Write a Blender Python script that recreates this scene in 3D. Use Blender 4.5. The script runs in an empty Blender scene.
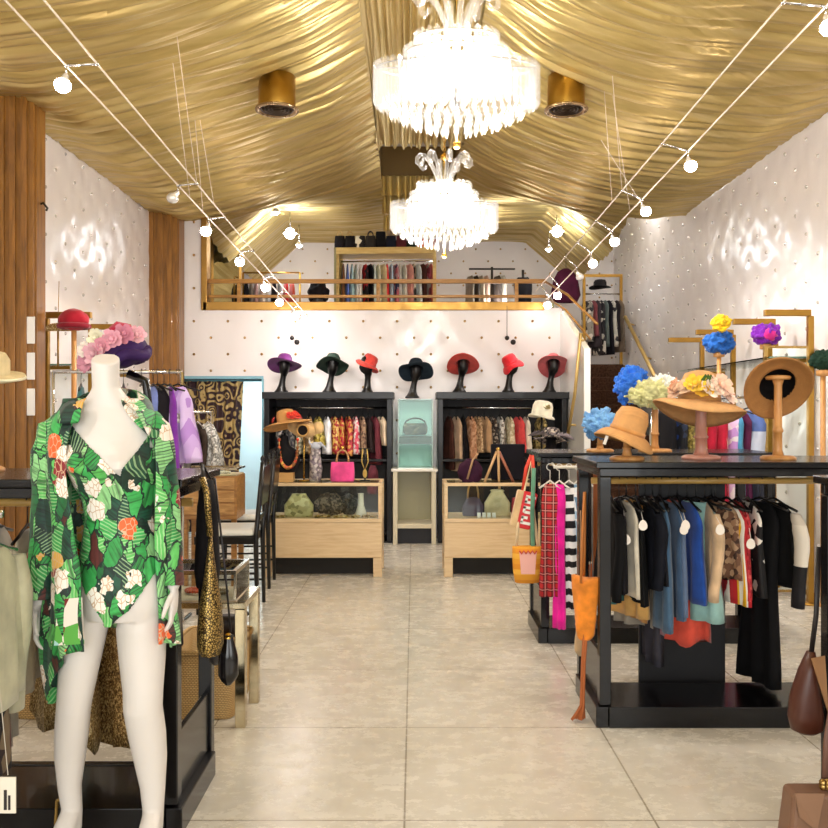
import bpy, math, random
from math import sin, cos, pi, radians, sqrt, exp
from mathutils import Vector, Matrix, noise
C = bpy.context.scene.collection
F, HZ, EYE = 850.0, 412.0, 1.5

def at(x, y, Y):
    """point of the room seen at photo pixel x,y standing at depth Y"""
    return ((x - 414) * Y / F, Y, EYE - (y - HZ) * Y / F)
def X(x, Y): return (x - 414) * Y / F
def Z(y, Y): return EYE - (y - HZ) * Y / F

# ------------------------------------------------------------------ materials
def lin(h):
    h = h.lstrip('#')
    out = []
    for i in (0, 2, 4):
        c = int(h[i:i+2], 16) / 255
        out.append(c / 12.92 if c <= .04045 else ((c + .055) / 1.055) ** 2.4)
    return (*out, 1)
MATS = {}
class NT:
    def __init__(s, name):
        s.m = bpy.data.materials.new(name); s.m.use_nodes = True
        s.t = s.m.node_tree; s.b = s.t.nodes['Principled BSDF']; s.tc = None
    def n(s, typ, **kw):
        n = s.t.nodes.new(typ)
        for k, v in kw.items():
            if k.startswith('_'): setattr(n, k[1:], v)
            else: n.inputs[k.replace('_', ' ')].default_value = v
        return n
    def l(s, a, b): s.t.links.new(a, b)
    def obj(s, scale=(1, 1, 1), rot=(0, 0, 0)):
        if not s.tc: s.tc = s.n('ShaderNodeTexCoord')
        mp = s.n('ShaderNodeMapping'); mp.inputs['Scale'].default_value = scale; mp.inputs['Rotation'].default_value = rot
        s.l(s.tc.outputs['Object'], mp.inputs['Vector']); return mp.outputs['Vector']
    def ramp(s, stops, interp='LINEAR'):
        r = s.n('ShaderNodeValToRGB'); cr = r.color_ramp; cr.interpolation = interp
        while len(cr.elements) < len(stops): cr.elements.new(.5)
        for e, (p, c) in zip(cr.elements, stops):
            e.position = p; e.color = lin(c) if isinstance(c, str) else c
        return r
    def bump(s, h, strength=.2, dist=.01):
        b = s.n('ShaderNodeBump'); b.inputs['Strength'].default_value = strength; b.inputs['Distance'].default_value = dist
        s.l(h, b.inputs['Height']); s.l(b.outputs['Normal'], s.b.inputs['Normal'])
    def set(s, **kw):
        for k, v in kw.items(): s.b.inputs[k.replace('_', ' ')].default_value = v

def cached(f):
    def g(*a, **k):
        key = (f.__name__, a, tuple(sorted(k.items())))
        if key not in MATS: MATS[key] = f(*a, **k)
        return MATS[key]
    return g
@cached
def plain(c, rough=.6, metal=0., spec=.5, coat=0.):
    t = NT('plain'); t.set(Base_Color=lin(c), Roughness=rough, Metallic=metal, Specular_IOR_Level=spec, Coat_Weight=coat)
    return t.m
@cached
def fab(c, rough=.85, var=.25, scale=9., sheen=.2):
    """woven cloth: slight tone variation and a fine weave bump"""
    t = NT('cloth'); n = t.n('ShaderNodeTexNoise', Scale=scale, Detail=4.); t.l(t.obj(), n.inputs['Vector'])
    a = lin(c); lo = tuple(v * (1 - var) for v in a[:3]) + (1,); hi = tuple(min(1, v * (1 + var)) for v in a[:3]) + (1,)
    r = t.ramp([(.3, lo), (.7, hi)]); t.l(n.outputs['Fac'], r.inputs['Fac']); t.l(r.outputs['Color'], t.b.inputs['Base Color'])
    w = t.n('ShaderNodeTexNoise', Scale=220., Detail=2.); t.l(t.obj(), w.inputs['Vector']); t.bump(w.outputs['Fac'], .25, .002)
    t.set(Roughness=rough, Sheen_Weight=sheen if sum(a[:3]) > .25 else 0., Specular_IOR_Level=.25); return t.m
@cached
def pattern(cols, scale=30., rough=.8, stretch=(1, 1, 1), warp=.0, metal=0.):
    """printed cloth: irregular cells of the given colours"""
    t = NT('print'); v = t.n('ShaderNodeTexVoronoi', Scale=scale); vec = t.obj(stretch)
    if warp:
        n = t.n('ShaderNodeTexNoise', Scale=scale * .6, Detail=2.); t.l(vec, n.inputs['Vector'])
        mx = t.n('ShaderNodeMix', _data_type='VECTOR'); mx.inputs[0].default_value = warp
        t.l(vec, mx.inputs[4]); t.l(n.outputs['Color'], mx.inputs[5]); vec = mx.outputs[1]
    t.l(vec, v.inputs['Vector'])
    sp = t.n('ShaderNodeSeparateColor'); t.l(v.outputs['Color'], sp.inputs[0])
    k = len(cols); r = t.ramp([(i / k, c) for i, c in enumerate(cols)], 'CONSTANT'); t.l(sp.outputs[0], r.inputs['Fac'])
    t.l(r.outputs['Color'], t.b.inputs['Base Color']); t.set(Roughness=rough, Metallic=metal); return t.m
@cached
def stripes(cols, period=.05, axis=2, rough=.8, distort=0.):
    t = NT('striped cloth'); w = t.n('ShaderNodeTexWave', Scale=1.0 / period / 3.18309 * 1.0, Distortion=distort, _wave_profile='SAW', _bands_direction='XYZ'[axis])
    t.l(t.obj(), w.inputs['Vector']); k = len(cols)
    r = t.ramp([(i / k, c) for i, c in enumerate(cols)], 'CONSTANT'); t.l(w.outputs['Fac'], r.inputs['Fac'])
    t.l(r.outputs['Color'], t.b.inputs['Base Color']); t.set(Roughness=rough); return t.m
@cached
def plaid(base, dark, line, period=.06):
    t = NT('plaid cloth')
    def bandm(ax, thr, per):
        w = t.n('ShaderNodeTexWave', Scale=1 / per / 3.18309, _bands_direction=ax); t.l(t.obj(), w.inputs['Vector'])
        m = t.n('ShaderNodeMath', _operation='GREATER_THAN'); m.inputs[1].default_value = thr; t.l(w.outputs['Fac'], m.inputs[0]); return m.outputs[0]
    def mix(f, a, b, k):
        m = t.n('ShaderNodeMix', _data_type='RGBA'); mm = t.n('ShaderNodeMath', _operation='MULTIPLY'); mm.inputs[1].default_value = k
        t.l(f, mm.inputs[0]); t.l(mm.outputs[0], m.inputs[0])
        if isinstance(a, str): m.inputs[6].default_value = lin(a)
        else: t.l(a, m.inputs[6])
        m.inputs[7].default_value = lin(b); return m.outputs[2]
    c = mix(bandm('Z', .55, period), base, dark, .55); c = mix(bandm('Y', .55, period), c, dark, .55)
    c = mix(bandm('Z', .97, period), c, line, .7); c = mix(bandm('Y', .97, period), c, line, .7)
    t.l(c, t.b.inputs['Base Color']); t.set(Roughness=.85); return t.m
@cached
def wood(c1, c2, rough=.45, scale=(1.2, 12, 12), coat=.1):
    t = NT('wood'); n = t.n('ShaderNodeTexNoise', Scale=3., Detail=6., Roughness=.6, Distortion=.6); t.l(t.obj(scale), n.inputs['Vector'])
    r = t.ramp([(.3, c1), (.7, c2)]); t.l(n.outputs['Fac'], r.inputs['Fac']); t.l(r.outputs['Color'], t.b.inputs['Base Color'])
    t.bump(n.outputs['Fac'], .1, .004); t.set(Roughness=rough, Coat_Weight=coat); return t.m
@cached
def metal(c, rough=.25, bumpy=0.):
    t = NT('metal'); n = t.n('ShaderNodeTexNoise', Scale=14., Detail=4.); t.l(t.obj(), n.inputs['Vector'])
    r = t.ramp([(.3, (rough * .7,) * 3 + (1,)), (.8, (min(1, rough * 1.5),) * 3 + (1,))]); t.l(n.outputs['Fac'], r.inputs['Fac'])
    t.l(r.outputs['Color'], t.b.inputs['Roughness']); t.set(Base_Color=lin(c), Metallic=1.)
    if bumpy: t.bump(n.outputs['Fac'], bumpy, .003)
    return t.m
@cached
def glass(tint='#fafffd', alpha=.16, rough=.02, ior=1.25):
    """thin clear pane"""
    t = NT('glass'); t.t.nodes.remove(t.b); out = t.t.nodes['Material Output']
    tr = t.n('ShaderNodeBsdfTransparent'); tr.inputs['Color'].default_value = lin(tint)
    g = t.n('ShaderNodeBsdfGlossy'); g.inputs['Roughness'].default_value = rough
    fr = t.n('ShaderNodeFresnel', IOR=ior); ad = t.n('ShaderNodeMath', _operation='ADD'); ad.inputs[1].default_value = alpha * .1
    t.l(fr.outputs[0], ad.inputs[0]); mx = t.n('ShaderNodeMixShader'); t.l(ad.outputs[0], mx.inputs[0]); t.l(tr.outputs[0], mx.inputs[1]); t.l(g.outputs[0], mx.inputs[2])
    t.l(mx.outputs[0], out.inputs['Surface']); return t.m
@cached
def glow(c, s):
    t = NT('lamp glow'); t.set(Base_Color=lin(c), Emission_Color=lin(c), Emission_Strength=s); return t.m
@cached
def lace(c1, c2, scale=40., rough=.6, metal=0.):
    t = NT('lace'); v = t.n('ShaderNodeTexVoronoi', Scale=scale, _feature='DISTANCE_TO_EDGE'); t.l(t.obj(), v.inputs['Vector'])
    r = t.ramp([(.0, c1), (.12, c1), (.16, c2), (1, c2)]); t.l(v.outputs['Distance'], r.inputs['Fac'])
    t.l(r.outputs['Color'], t.b.inputs['Base Color']); t.bump(v.outputs['Distance'], .5, .004); t.set(Roughness=rough, Metallic=metal); return t.m

# ------------------------------------------------------------------ mesh kit
class MB:
    def __init__(s): s.v = []; s.f = []; s.fm = []; s.fs = []; s.mi = 0
    def add(s, vs, fs, smooth=False):
        o = len(s.v); s.v += [tuple(p) for p in vs]
        for f in fs: s.f.append(tuple(i + o for i in f)); s.fm.append(s.mi); s.fs.append(smooth)
        return s
    def box(s, a, b, M=None):
        (x0, y0, z0), (x1, y1, z1) = a, b
        if x0 > x1: x0, x1 = x1, x0
        if y0 > y1: y0, y1 = y1, y0
        if z0 > z1: z0, z1 = z1, z0
        vs = [Vector(p) for p in ((x0,y0,z0),(x1,y0,z0),(x1,y1,z0),(x0,y1,z0),(x0,y0,z1),(x1,y0,z1),(x1,y1,z1),(x0,y1,z1))]
        if M: vs = [M @ v for v in vs]
        return s.add(vs, [(0,3,2,1),(4,5,6,7),(0,1,5,4),(1,2,6,5),(2,3,7,6),(3,0,4,7)])
    def rings(s, R, closed=True, cap0=True, cap1=True, smooth=True):
        n = len(R[0]); vs = [p for r in R for p in r]; fs = []
        for i in range(len(R) - 1):
            for j in range(n if closed else n - 1):
                k = (j + 1) % n; fs.append((i*n+j, i*n+k, (i+1)*n+k, (i+1)*n+j))
        if cap0 and closed: fs.append(tuple(range(n - 1, -1, -1)))
        if cap1 and closed: fs.append(tuple((len(R)-1)*n + j for j in range(n)))
        return s.add(vs, fs, smooth)
    def tube(s, pts, r, seg=8, cap=True, flat=1.):
        pts = [Vector(p) for p in pts]; R = []; n = len(pts)
        rr = r if isinstance(r, (list, tuple)) else [r] * n
        up = None
        for i, p in enumerate(pts):
            d = (pts[min(i+1, n-1)] - pts[max(i-1, 0)]).normalized()
            if up is None: up = Vector((0, 0, 1)) if abs(d.z) < .9 else Vector((0, 1, 0))
            a = d.cross(up).normalized(); b = a.cross(d).normalized(); up = b
            R.append([p + a * cos(2*pi*k/seg) * rr[i] + b * sin(2*pi*k/seg) * rr[i] * flat for k in range(seg)])
        return s.rings(R, True, cap, cap)
    def lathe(s, prof, c=(0, 0, 0), seg=20, M=None, fn=None, cap=False):
        R = []
        for (r, z) in prof:
            ring = []
            for k in range(seg):
                a = 2*pi*k/seg; p = Vector((r*cos(a), r*sin(a), z))
                if fn: p = Vector(fn(p, a))
                if M: p = M @ p
                ring.append(p + Vector(c))
            R.append(ring)
        return s.rings(R, True, cap, cap)
    def cyl(s, a, b, r, seg=12): return s.tube([a, b], r, seg)
    def ball(s, c, r, seg=10, sc=(1, 1, 1), rough=0, seed=0):
        n = max(4, seg // 2 + 1); R = []; c = Vector(c)
        for i in range(n + 1):
            t = pi * i / n; ring = []
            for k in range(seg):
                a = 2*pi*k/seg; d = Vector((sin(t)*cos(a)*sc[0], sin(t)*sin(a)*sc[1], cos(t)*sc[2]))
                q = r * (1 + (rough * noise.noise(d * 3.1 + Vector((seed, seed*.7, 0))) if rough else 0))
                ring.append(c + d * q)
            R.append(ring)
        return s.rings(R, True, False, False)
    def build(s, name, mat=None, parent=None, loc=None, mods=(), rot=None):
        me = bpy.data.meshes.new(name); me.from_pydata(s.v, [], s.f); me.update()
        ms = mat if isinstance(mat, (list, tuple)) else [mat]
        for m in ms:
            if m: me.materials.append(m)
        me.polygons.foreach_set('use_smooth', s.fs)
        if len(ms) > 1: me.polygons.foreach_set('material_index', s.fm)
        o = bpy.data.objects.new(name, me); C.objects.link(o)
        if parent: o.parent = parent
        if loc is not None: o.location = loc
        if rot is not None: o.rotation_euler = rot
        for md in mods:
            m = o.modifiers.new(md[0].title(), md[0])
            for k, v in md[1].items(): setattr(m, k, v)
        return o
BEV = lambda w=.004, s=2: ('BEVEL', dict(width=w, segments=s, limit_method='ANGLE'))
SOL = lambda t=.003, off=0: ('SOLIDIFY', dict(thickness=t, offset=off))
SUB = lambda n=1: ('SUBSURF', dict(levels=n, render_levels=n))
def tag(o, label, cat, group=None, kind=None):
    if label and len(label.split()) > 16: print('LONG', len(label.split()), label)
    if label: o['label'] = label
    if cat: o['category'] = cat
    if group: o['group'] = group
    if kind: o['kind'] = kind
    return o
def thing(name, label, cat, loc=(0, 0, 0), rz=0, group=None, rot=None):
    o = bpy.data.objects.new(name, None); C.objects.link(o); o.empty_display_size = .05
    o.location = loc; o.rotation_euler = rot if rot else (0, 0, rz); return tag(o, label, cat, group)
def struct(o): o['kind'] = 'structure'; return o
def dup(root, loc=None, rz=None, label=None, group=None):
    r = root.copy(); C.objects.link(r)
    for ch in list(root.children):
        c = ch.copy(); C.objects.link(c); c.parent = r
        for g in list(ch.children):
            d = g.copy(); C.objects.link(d); d.parent = c
    if loc is not None: r.location = loc
    if rz is not None: r.rotation_euler[2] = rz
    if label: r['label'] = label
    if group: r['group'] = group
    return r
ORD = ['first','second','third','fourth','fifth','sixth','seventh','eighth','ninth','tenth','eleventh','twelfth','thirteenth','fourteenth','fifteenth','sixteenth','seventeenth','eighteenth','nineteenth','twentieth']
rnd = random.Random(7)

@cached
def sequins(c1, c2, c3, scale=150.):
    t = NT('sequins'); n = t.n('ShaderNodeTexNoise', Scale=scale, Detail=3., Roughness=.8); t.l(t.obj((1, 1, .6)), n.inputs['Vector'])
    r = t.ramp([(.35, c1), (.5, c2), (.62, c3)]); t.l(n.outputs['Fac'], r.inputs['Fac']); t.l(r.outputs[0], t.b.inputs['Base Color']); t.bump(n.outputs['Fac'], .6, .004); t.set(Roughness=.4, Metallic=.35); return t.m
# ================================================================== SETTING
XL, XR, YB, YF, YM = -3.12, 3.32, 10.3, -2.6, 14.2
# floor: big polished concrete slabs with saw-cut seams
def floor_mat():
    t = NT('polished concrete'); v = t.obj()
    n1 = t.n('ShaderNodeTexNoise', Scale=1.1, Detail=6., Roughness=.62); t.l(v, n1.inputs['Vector'])
    n2 = t.n('ShaderNodeTexNoise', Scale=7., Detail=7., Roughness=.75); t.l(t.obj((.9, 1.3, 1)), n2.inputs['Vector'])
    r1 = t.ramp([(.3, '#c2bbab'), (.5, '#cfc9bb'), (.72, '#dad6ca')]); t.l(n1.outputs['Fac'], r1.inputs['Fac'])
    r2 = t.ramp([(.3, '#b7afa0'), (.6, '#d9d4c7')]); t.l(n2.outputs['Fac'], r2.inputs['Fac'])
    m = t.n('ShaderNodeMix', _data_type='RGBA'); m.inputs[0].default_value = .35
    t.l(r1.outputs[0], m.inputs[6]); t.l(r2.outputs[0], m.inputs[7])
    br = t.n('ShaderNodeTexBrick', _offset=0., Scale=1., Mortar_Size=.004, Mortar_Smooth=.1)
    br.inputs['Brick Width'].default_value = .918; br.inputs['Row Height'].default_value = .918
    mp = t.obj(); mp.node.inputs['Location'].default_value = (.035, -4.04 + .918 * 4, 0); t.l(mp, br.inputs['Vector'])
    m2 = t.n('ShaderNodeMix', _data_type='RGBA'); t.l(br.outputs['Fac'], m2.inputs[0]); t.l(m.outputs[2], m2.inputs[6]); m2.inputs[7].default_value = lin('#8f8674')
    t.l(m2.outputs[2], t.b.inputs['Base Color'])
    rr = t.ramp([(.3, (.16,)*3+(1,)), (.7, (.36,)*3+(1,))]); t.l(n2.outputs['Fac'], rr.inputs['Fac']); t.l(rr.outputs[0], t.b.inputs['Roughness'])
    t.bump(n2.outputs['Fac'], .04, .004); t.set(Specular_IOR_Level=.5); return t.m
m = MB(); m.box((XL - .2, YF - .2, -.1), (XR + .2, YM + .2, 0)); struct(m.build('floor', floor_mat()))

# tufted white vinyl wall covering with buttons at the staggered tufts
def vinyl_mat():
    t = NT('tufted white vinyl'); n = t.n('ShaderNodeTexNoise', Scale=60., Detail=3.); t.l(t.obj(), n.inputs['Vector'])
    n2 = t.n('ShaderNodeTexNoise', Scale=2.2, Detail=3.); t.l(t.obj((1, 1, .4)), n2.inputs['Vector'])
    t.bump(n2.outputs['Fac'], .35, .05)
    t.set(Base_Color=lin('#e9e4e2'), Roughness=.28, Coat_Weight=.25, Coat_Roughness=.12); return t.m
VINYL = vinyl_mat(); BUTTON = metal('#b89868', .3); CRYSTAL_B = plain('#e8e4e0', .12, .6)
PU, PV = .41, .4
def tuft(name, u0, u1, v0, v1, to3, holes=(), step=.05, btn=BUTTON, amp=.016, ):
    """u,v grid mapped into the room by to3(u, v, d); d goes into the room"""
    def grid(a, b, extra):
        n = max(1, int(round((b - a) / step))); g = [a + (b - a) * i / n for i in range(n + 1)]
        for e in extra:
            if a < e < b:
                k = min(range(len(g)), key=lambda i: abs(g[i] - e))
                if 0 < k < n: g[k] = e
        return g
    us = grid(u0, u1, [h for q in holes for h in q[:2]]); vs = grid(v0, v1, [h for q in holes for h in q[2:]])
    def d(u, v):
        a = (u / PU) % 1; b = (v / PV) % 1
        da = min(a, 1 - a) * PU; db = min(b, 1 - b) * PV; r1 = da*da + db*db
        da = abs(a - .5) * PU; db = abs(b - .5) * PV; r2 = da*da + db*db
        r = sqrt(min(r1, r2)); return amp * (1 - exp(-(r / .055) ** 1.2)) + .003 * noise.noise(Vector((u * 3, v * 3, 1.7)))
    b = MB(); nu = len(us)
    pts = [to3(u, v, d(u, v)) for v in vs for u in us]; fs = []
    inside = lambda u, v: any(h[0] < u < h[1] and h[2] < v < h[3] for h in holes)
    for j in range(len(vs) - 1):
        for i in range(nu - 1):
            if not inside((us[i] + us[i+1]) / 2, (vs[j] + vs[j+1]) / 2):
                fs.append((j*nu+i, j*nu+i+1, (j+1)*nu+i+1, (j+1)*nu+i))
    b.add(pts, fs, True); b.mi = 1
    i0, i1 = int(u0 / PU) - 1, int(u1 / PU) + 2; j0, j1 = int(v0 / PV) - 1, int(v1 / PV) + 2
    for i in range(i0, i1):
        for j in range(j0, j1):
            for o in (0, .5):
                u, v = (i + o) * PU, (j + o) * PV
                if u0 + .03 < u < u1 - .03 and v0 + .03 < v < v1 - .03 and not inside(u, v):
                    b.ball(to3(u, v, .006), .017, 6)
    b.mi = 0
    # the board the covering is fixed on
    o = b.build(name, [VINYL, btn]); struct(o); return o
def board(name, a, b, mat=None, holes=None): return struct(MB().box(a, b).build(name, mat or plain('#d8d2cc', .8)))
tuft('wall_left', YF, YM, 0, 5.0, lambda u, v, d: (XL + d, u, v), btn=CRYSTAL_B)
tuft('wall_right', YF, YM, 0, 5.0, lambda u, v, d: (XR - d, -u, v) if False else (XR - d, u, v), btn=CRYSTAL_B)
DX0, DX1, DZ = X(181, YB), X(262, YB), Z(379, YB)
OX0, OX1, OZ = X(206, YB), X(562, YB), Z(308, YB)
tuft('wall_back', XL, OX1, 0, 4.35, lambda u, v, d: (u, YB - d, v), holes=[(DX0, DX1, 0, DZ), (OX0, OX1 + .1, OZ, 5)], amp=.009)
tuft('wall_mezzanine', XL, XR, 2.15, 4.9, lambda u, v, d: (u, YM - .1 - d, v))
m = MB()
for a, b in (((XL, YB + .001, 0), (DX0, YB + .12, 4.3)), ((DX0, YB + .001, DZ), (OX0, YB + .12, 4.3)), ((OX0, YB + .001, DZ), (DX1, YB + .12, OZ)), ((DX1, YB + .001, 0), (OX1, YB + .12, OZ))): m.box(a, b)
struct(m.build('wall_back_core', plain('#e6e2de', .6)))
m = MB(); m.box((XL, YB + .12, 2.02), (1.82, YM, 2.2)); m.box((1.82, 12.75, 2.02), (XR, YM, 2.2)); struct(m.build('floor_mezzanine', wood('#6b5236', '#8a6b48')))
# shopfront behind the camera: wall with a wide window
m = MB(); m.box((XL - .1, YF - .12, 0), (XR + .1, YF, .5)); m.box((XL - .1, YF - .12, 3.1), (XR + .1, YF, 4.8)); m.box((XL - .1, YF - .12, .5), (XL + .4, YF, 3.1)); m.box((XR - .4, YF - .12, .5), (XR + .1, YF, 3.1))
struct(m.build('wall_front', plain('#cfc6ba', .7)))
m = MB()
for x in (XL + .4, 0, XR - .45): m.box((x, YF - .1, .5), (x + .05, YF - .02, 3.1))
m.box((XL + .4, YF - .1, .5), (XR - .4, YF - .02, .55)); m.box((XL + .4, YF - .1, 3.05), (XR - .4, YF - .02, 3.1))
w = struct(m.build('window_1', metal('#8a7448', .35))); MB().box((XL + .4, YF - .07, .5), (XR - .4, YF - .06, 3.1)).build('pane', glass(), w)
# outer shell so that no light leaks in
SH = plain('#b9b0a2', .9)
struct(MB().box((XL - .3, YF - .2, -.1), (XL - .05, YM + .3, 5.6)).build('wall_left_core', SH))
struct(MB().box((XR + .05, YF - .2, -.1), (XR + .3, YM + .3, 5.6)).build('wall_right_core', SH))
struct(MB().box((XL - .3, YM, -.1), (XR + .3, YM + .3, 5.6)).build('wall_mezzanine_core', SH))
struct(MB().box((XL - .3, YF - .2, 5.5), (XR + .3, YM + .3, 5.65)).build('ceiling_slab', SH))

# pilasters of warm brown veneer
PW = wood('#6e4718', '#a06c28', .4, (8, 8, 1.))
def pilaster(x0, x1, y0, y1, z1):
    b = MB(); b.box((x0, y0, 0), (x1, y1, z1))
    n = 3
    for i in range(n):
        f = (x1 - x0) * (.08 + i * .3)
        b.box((x0 + f, y0 - .018, 0), (x0 + f + (x1 - x0) * .16, y0 + .01, z1))
    b.box((x1 - .005, y0 + .03, 0), (x1 + .012, y1 - .03, z1))
    return struct(b.build('pilaster', PW, mods=[BEV()]))
pilaster(XL, X(37, 6.4), 6.34, 6.55, 3.95)
pilaster(XL - .02, X(180, 10.1), 9.98, 10.28, 3.95)
# gilded trim of the mezzanine opening
GILT = metal('#b0894a', .42, .3)
struct(MB().box((OX0 - .03, YB - .05, OZ - .03), (OX1 - .22, YB + .14, OZ + .07)).build('trim_1', GILT, mods=[BEV(.006)]))
struct(MB().box((OX0 - .05, YB - .05, OZ - .03), (OX0 + .02, YB + .14, 3.98)).build('trim_2', GILT, mods=[BEV(.006)]))

# ---------------------------------------------------------------- draped ceiling
def gold_cloth():
    t = NT('gold satin'); n = t.n('ShaderNodeTexNoise', Scale=2.5, Detail=3., Roughness=.5); t.l(t.obj((.6, 9, 1)), n.inputs['Vector'])
    r = t.ramp([(.25, '#b39c5e'), (.5, '#c9b274'), (.8, '#dcc892')]); t.l(n.outputs['Fac'], r.inputs['Fac']); t.l(r.outputs[0], t.b.inputs['Base Color'])
    t.bump(n.outputs['Fac'], .2, .02); t.set(Roughness=.36, Metallic=.72); return t.m
def gold_cloth_long():
    t = NT('gold satin lengthwise'); n = t.n('ShaderNodeTexNoise', Scale=2.5, Detail=3., Roughness=.5); t.l(t.obj((12, .5, 1)), n.inputs['Vector'])
    r = t.ramp([(.25, '#b39c5e'), (.5, '#c9b274'), (.8, '#dcc892')]); t.l(n.outputs['Fac'], r.inputs['Fac']); t.l(r.outputs[0], t.b.inputs['Base Color'])
    t.bump(n.outputs['Fac'], .2, .02); t.set(Roughness=.36, Metallic=.72); return t.m
GOLD, GOLDL = gold_cloth(), gold_cloth_long()
rc = random.Random(3)
FOLDS = [(rc.uniform(6, 34), rc.uniform(0, 6.3), rc.uniform(.6, 1.), rc.uniform(-.5, .5)) for _ in range(10)]
def pleat(y, s, seed):
    """gathered swags running down the slope: rounded bellies between sharp creases; s: 0 at the ridge, 1 at the wall"""
    yy = y + .30 * noise.noise(Vector((s * 1.3, y * .5, seed))) + .12 * noise.noise(Vector((s * 2.6, y * 1.6, seed + 9)))
    g = .5 + .9 * (.5 + .5 * noise.noise(Vector((s * 1.5, y * .9, seed + 4))))
    a = abs(sin(yy * 10.3 + .9 * sin(yy * 1.7 + seed)))
    b = abs(sin(yy * 23.7 + 1.2 * s + 1.3 * sin(yy * 2.9 + seed)))
    c = abs(sin(yy * 47.0 - 1.8 * s + 1.6 * sin(yy * 4.3)))
    e = (.4 + .6 * min(1., s / .15)) * (1 - .8 * smooth01((s - .82) / .18))
    return (.085 * a ** .5 + .05 * b ** .5 + .018 * c ** .6) * g * e
MZ = lambda y: smooth01((y - 10.2) / 1.3)
def smooth01(t): t = max(0., min(1., t)); return t * t * (3 - 2 * t)
def zmez(x): return 4.36 if abs(x) < 1.85 else 4.36 - 1.1 * (abs(x) - 1.85) / 1.27
def slope(side, y0, y1, dy, name, parent=None, wall=None):
    c0, c1 = (.47, .06), None
    ridge = .06 + side * .475; full = XL + .02 if side < 0 else XR - .02; wall = wall or full
    ny = int((y1 - y0) / dy); nx = 44; pts = []
    for j in range(ny + 1):
        y = y0 + (y1 - y0) * j / ny; k = MZ(y)
        for i in range(nx + 1):
            x = ridge + (wall - ridge) * i / nx; s = (x - ridge) / (full - ridge)
            zr, zw = 4.6, (3.87 if side < 0 else 3.92)
            z = (zr + (zw - zr) * s - .15 * sin(pi * s)) * (1 - k) + (zmez(x) + .0) * k - pleat(y, s, 0 if side < 0 else 11) * (1 - .4 * k)
            pts.append((x + .02 * noise.noise(Vector((y * 6, s * 3, 2))) * (0 if i in (0, nx) else 1), y, z))
    fs = [(j*(nx+1)+i, j*(nx+1)+i+1, (j+1)*(nx+1)+i+1, (j+1)*(nx+1)+i) for j in range(ny) for i in range(nx)]
    return MB().add(pts, fs, True).build(name, GOLD, parent)
ce = struct(slope(-1, 4.4, 10.32, .012, 'ceiling'))
struct(slope(1, 4.4, 10.32, .012, 'ceiling'))
struct(slope(-1, 10.3, 14.1, .02, 'ceiling', wall=-2.6)); struct(slope(1, 10.3, 14.1, .02, 'ceiling', wall=2.62))
struct(slope(-1, YF, 4.42, .06, 'ceiling')); struct(slope(1, YF, 4.42, .06, 'ceiling'))
def centre(y0, y1, zf, name='ceiling', ruffle=True):
    nx, ny = 140, 40; pts = []
    for j in range(ny + 1):
        t = j / ny; y = y0 + (y1 - y0) * t
        for i in range(nx + 1):
            x = -.43 + .98 * i / nx; ph = 0
            for f, p, a, w in FOLDS: ph += a * (1 - abs(sin(x * f * 2.2 + p + .25 * sin(y * .8 + w * 5)))) ** 2 / sqrt(f)
            edge = max(0, (t - .9) / .1) if ruffle else 0
            z = zf(y) + .10 * ph - .10 * edge * edge + edge * .03 * sin(x * 70 + p)
            pts.append((x, y + edge * .05 * sin(x * 45), z))
    fs = [(j*(nx+1)+i, j*(nx+1)+i+1, (j+1)*(nx+1)+i+1, (j+1)*(nx+1)+i) for j in range(ny) for i in range(nx)]
    return struct(MB().add(pts, fs, True).build(name, GOLDL))
centre(YF, 9.6, lambda y: 4.56)
# raised well beyond the centre drape, a brown bulkhead at its end
BH = plain('#6d5322', .7)
m = MB(); m.box((-.43, 11.2, 4.57), (.55, 11.26, 5.3)); m.box((-.46, 9.6, 4.55), (-.42, 11.26, 5.3)); m.box((.54, 9.6, 4.55), (.58, 11.26, 5.3)); m.box((-.46, 9.5, 5.25), (.58, 11.3, 5.3))
struct(m.build('ceiling_well', BH))
centre(10.4, 11.3, lambda y: 4.57 - .05 * (y - 10.4), ruffle=False) if False else None
def ruffle(y, z0, z1, x0=-.43, x1=.55):
    """short gathered valance hanging across the centre strip"""
    nx, nz = 160, 10; pts = []
    for j in range(nz + 1):
        t = j / nz
        for i in range(nx + 1):
            x = x0 + (x1 - x0) * i / nx
            pts.append((x, y + .035 * (.4 + t) * sin(x * 80 + 2 * sin(x * 13)) , z0 + (z1 - z0) * t - .03 * t * abs(sin(x * 40))))
    fs = [(j*(nx+1)+i, j*(nx+1)+i+1, (j+1)*(nx+1)+i+1, (j+1)*(nx+1)+i) for j in range(nz) for i in range(nx)]
    return tag(MB().add(pts, fs, True).build('gold_valance', GOLDL), None, 'drapery', 'gathered valances above the mezzanine')
for y, z0, z1, lb in ((11.15, 4.6, 4.36, 'gathered gold valance hanging highest, right below the brown ceiling well'), (11.5, 4.42, 4.2, 'gathered gold valance in the middle, behind the smaller chandelier'), (12.0, 4.28, 4.08, 'lowest gathered gold valance above the mezzanine clothes rack')):
    ruffle(y, z0, z1)['label'] = lb
nx = 80
centre(11.3, 14.1, lambda y: 4.5 - .14 * smooth01((y - 11.3) / .9), ruffle=False)

struct(MB().box((XL, 10.34, 5.0), (XR, YM, 5.05)).build('ceiling', plain('#d8d2c8', .7)))
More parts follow.
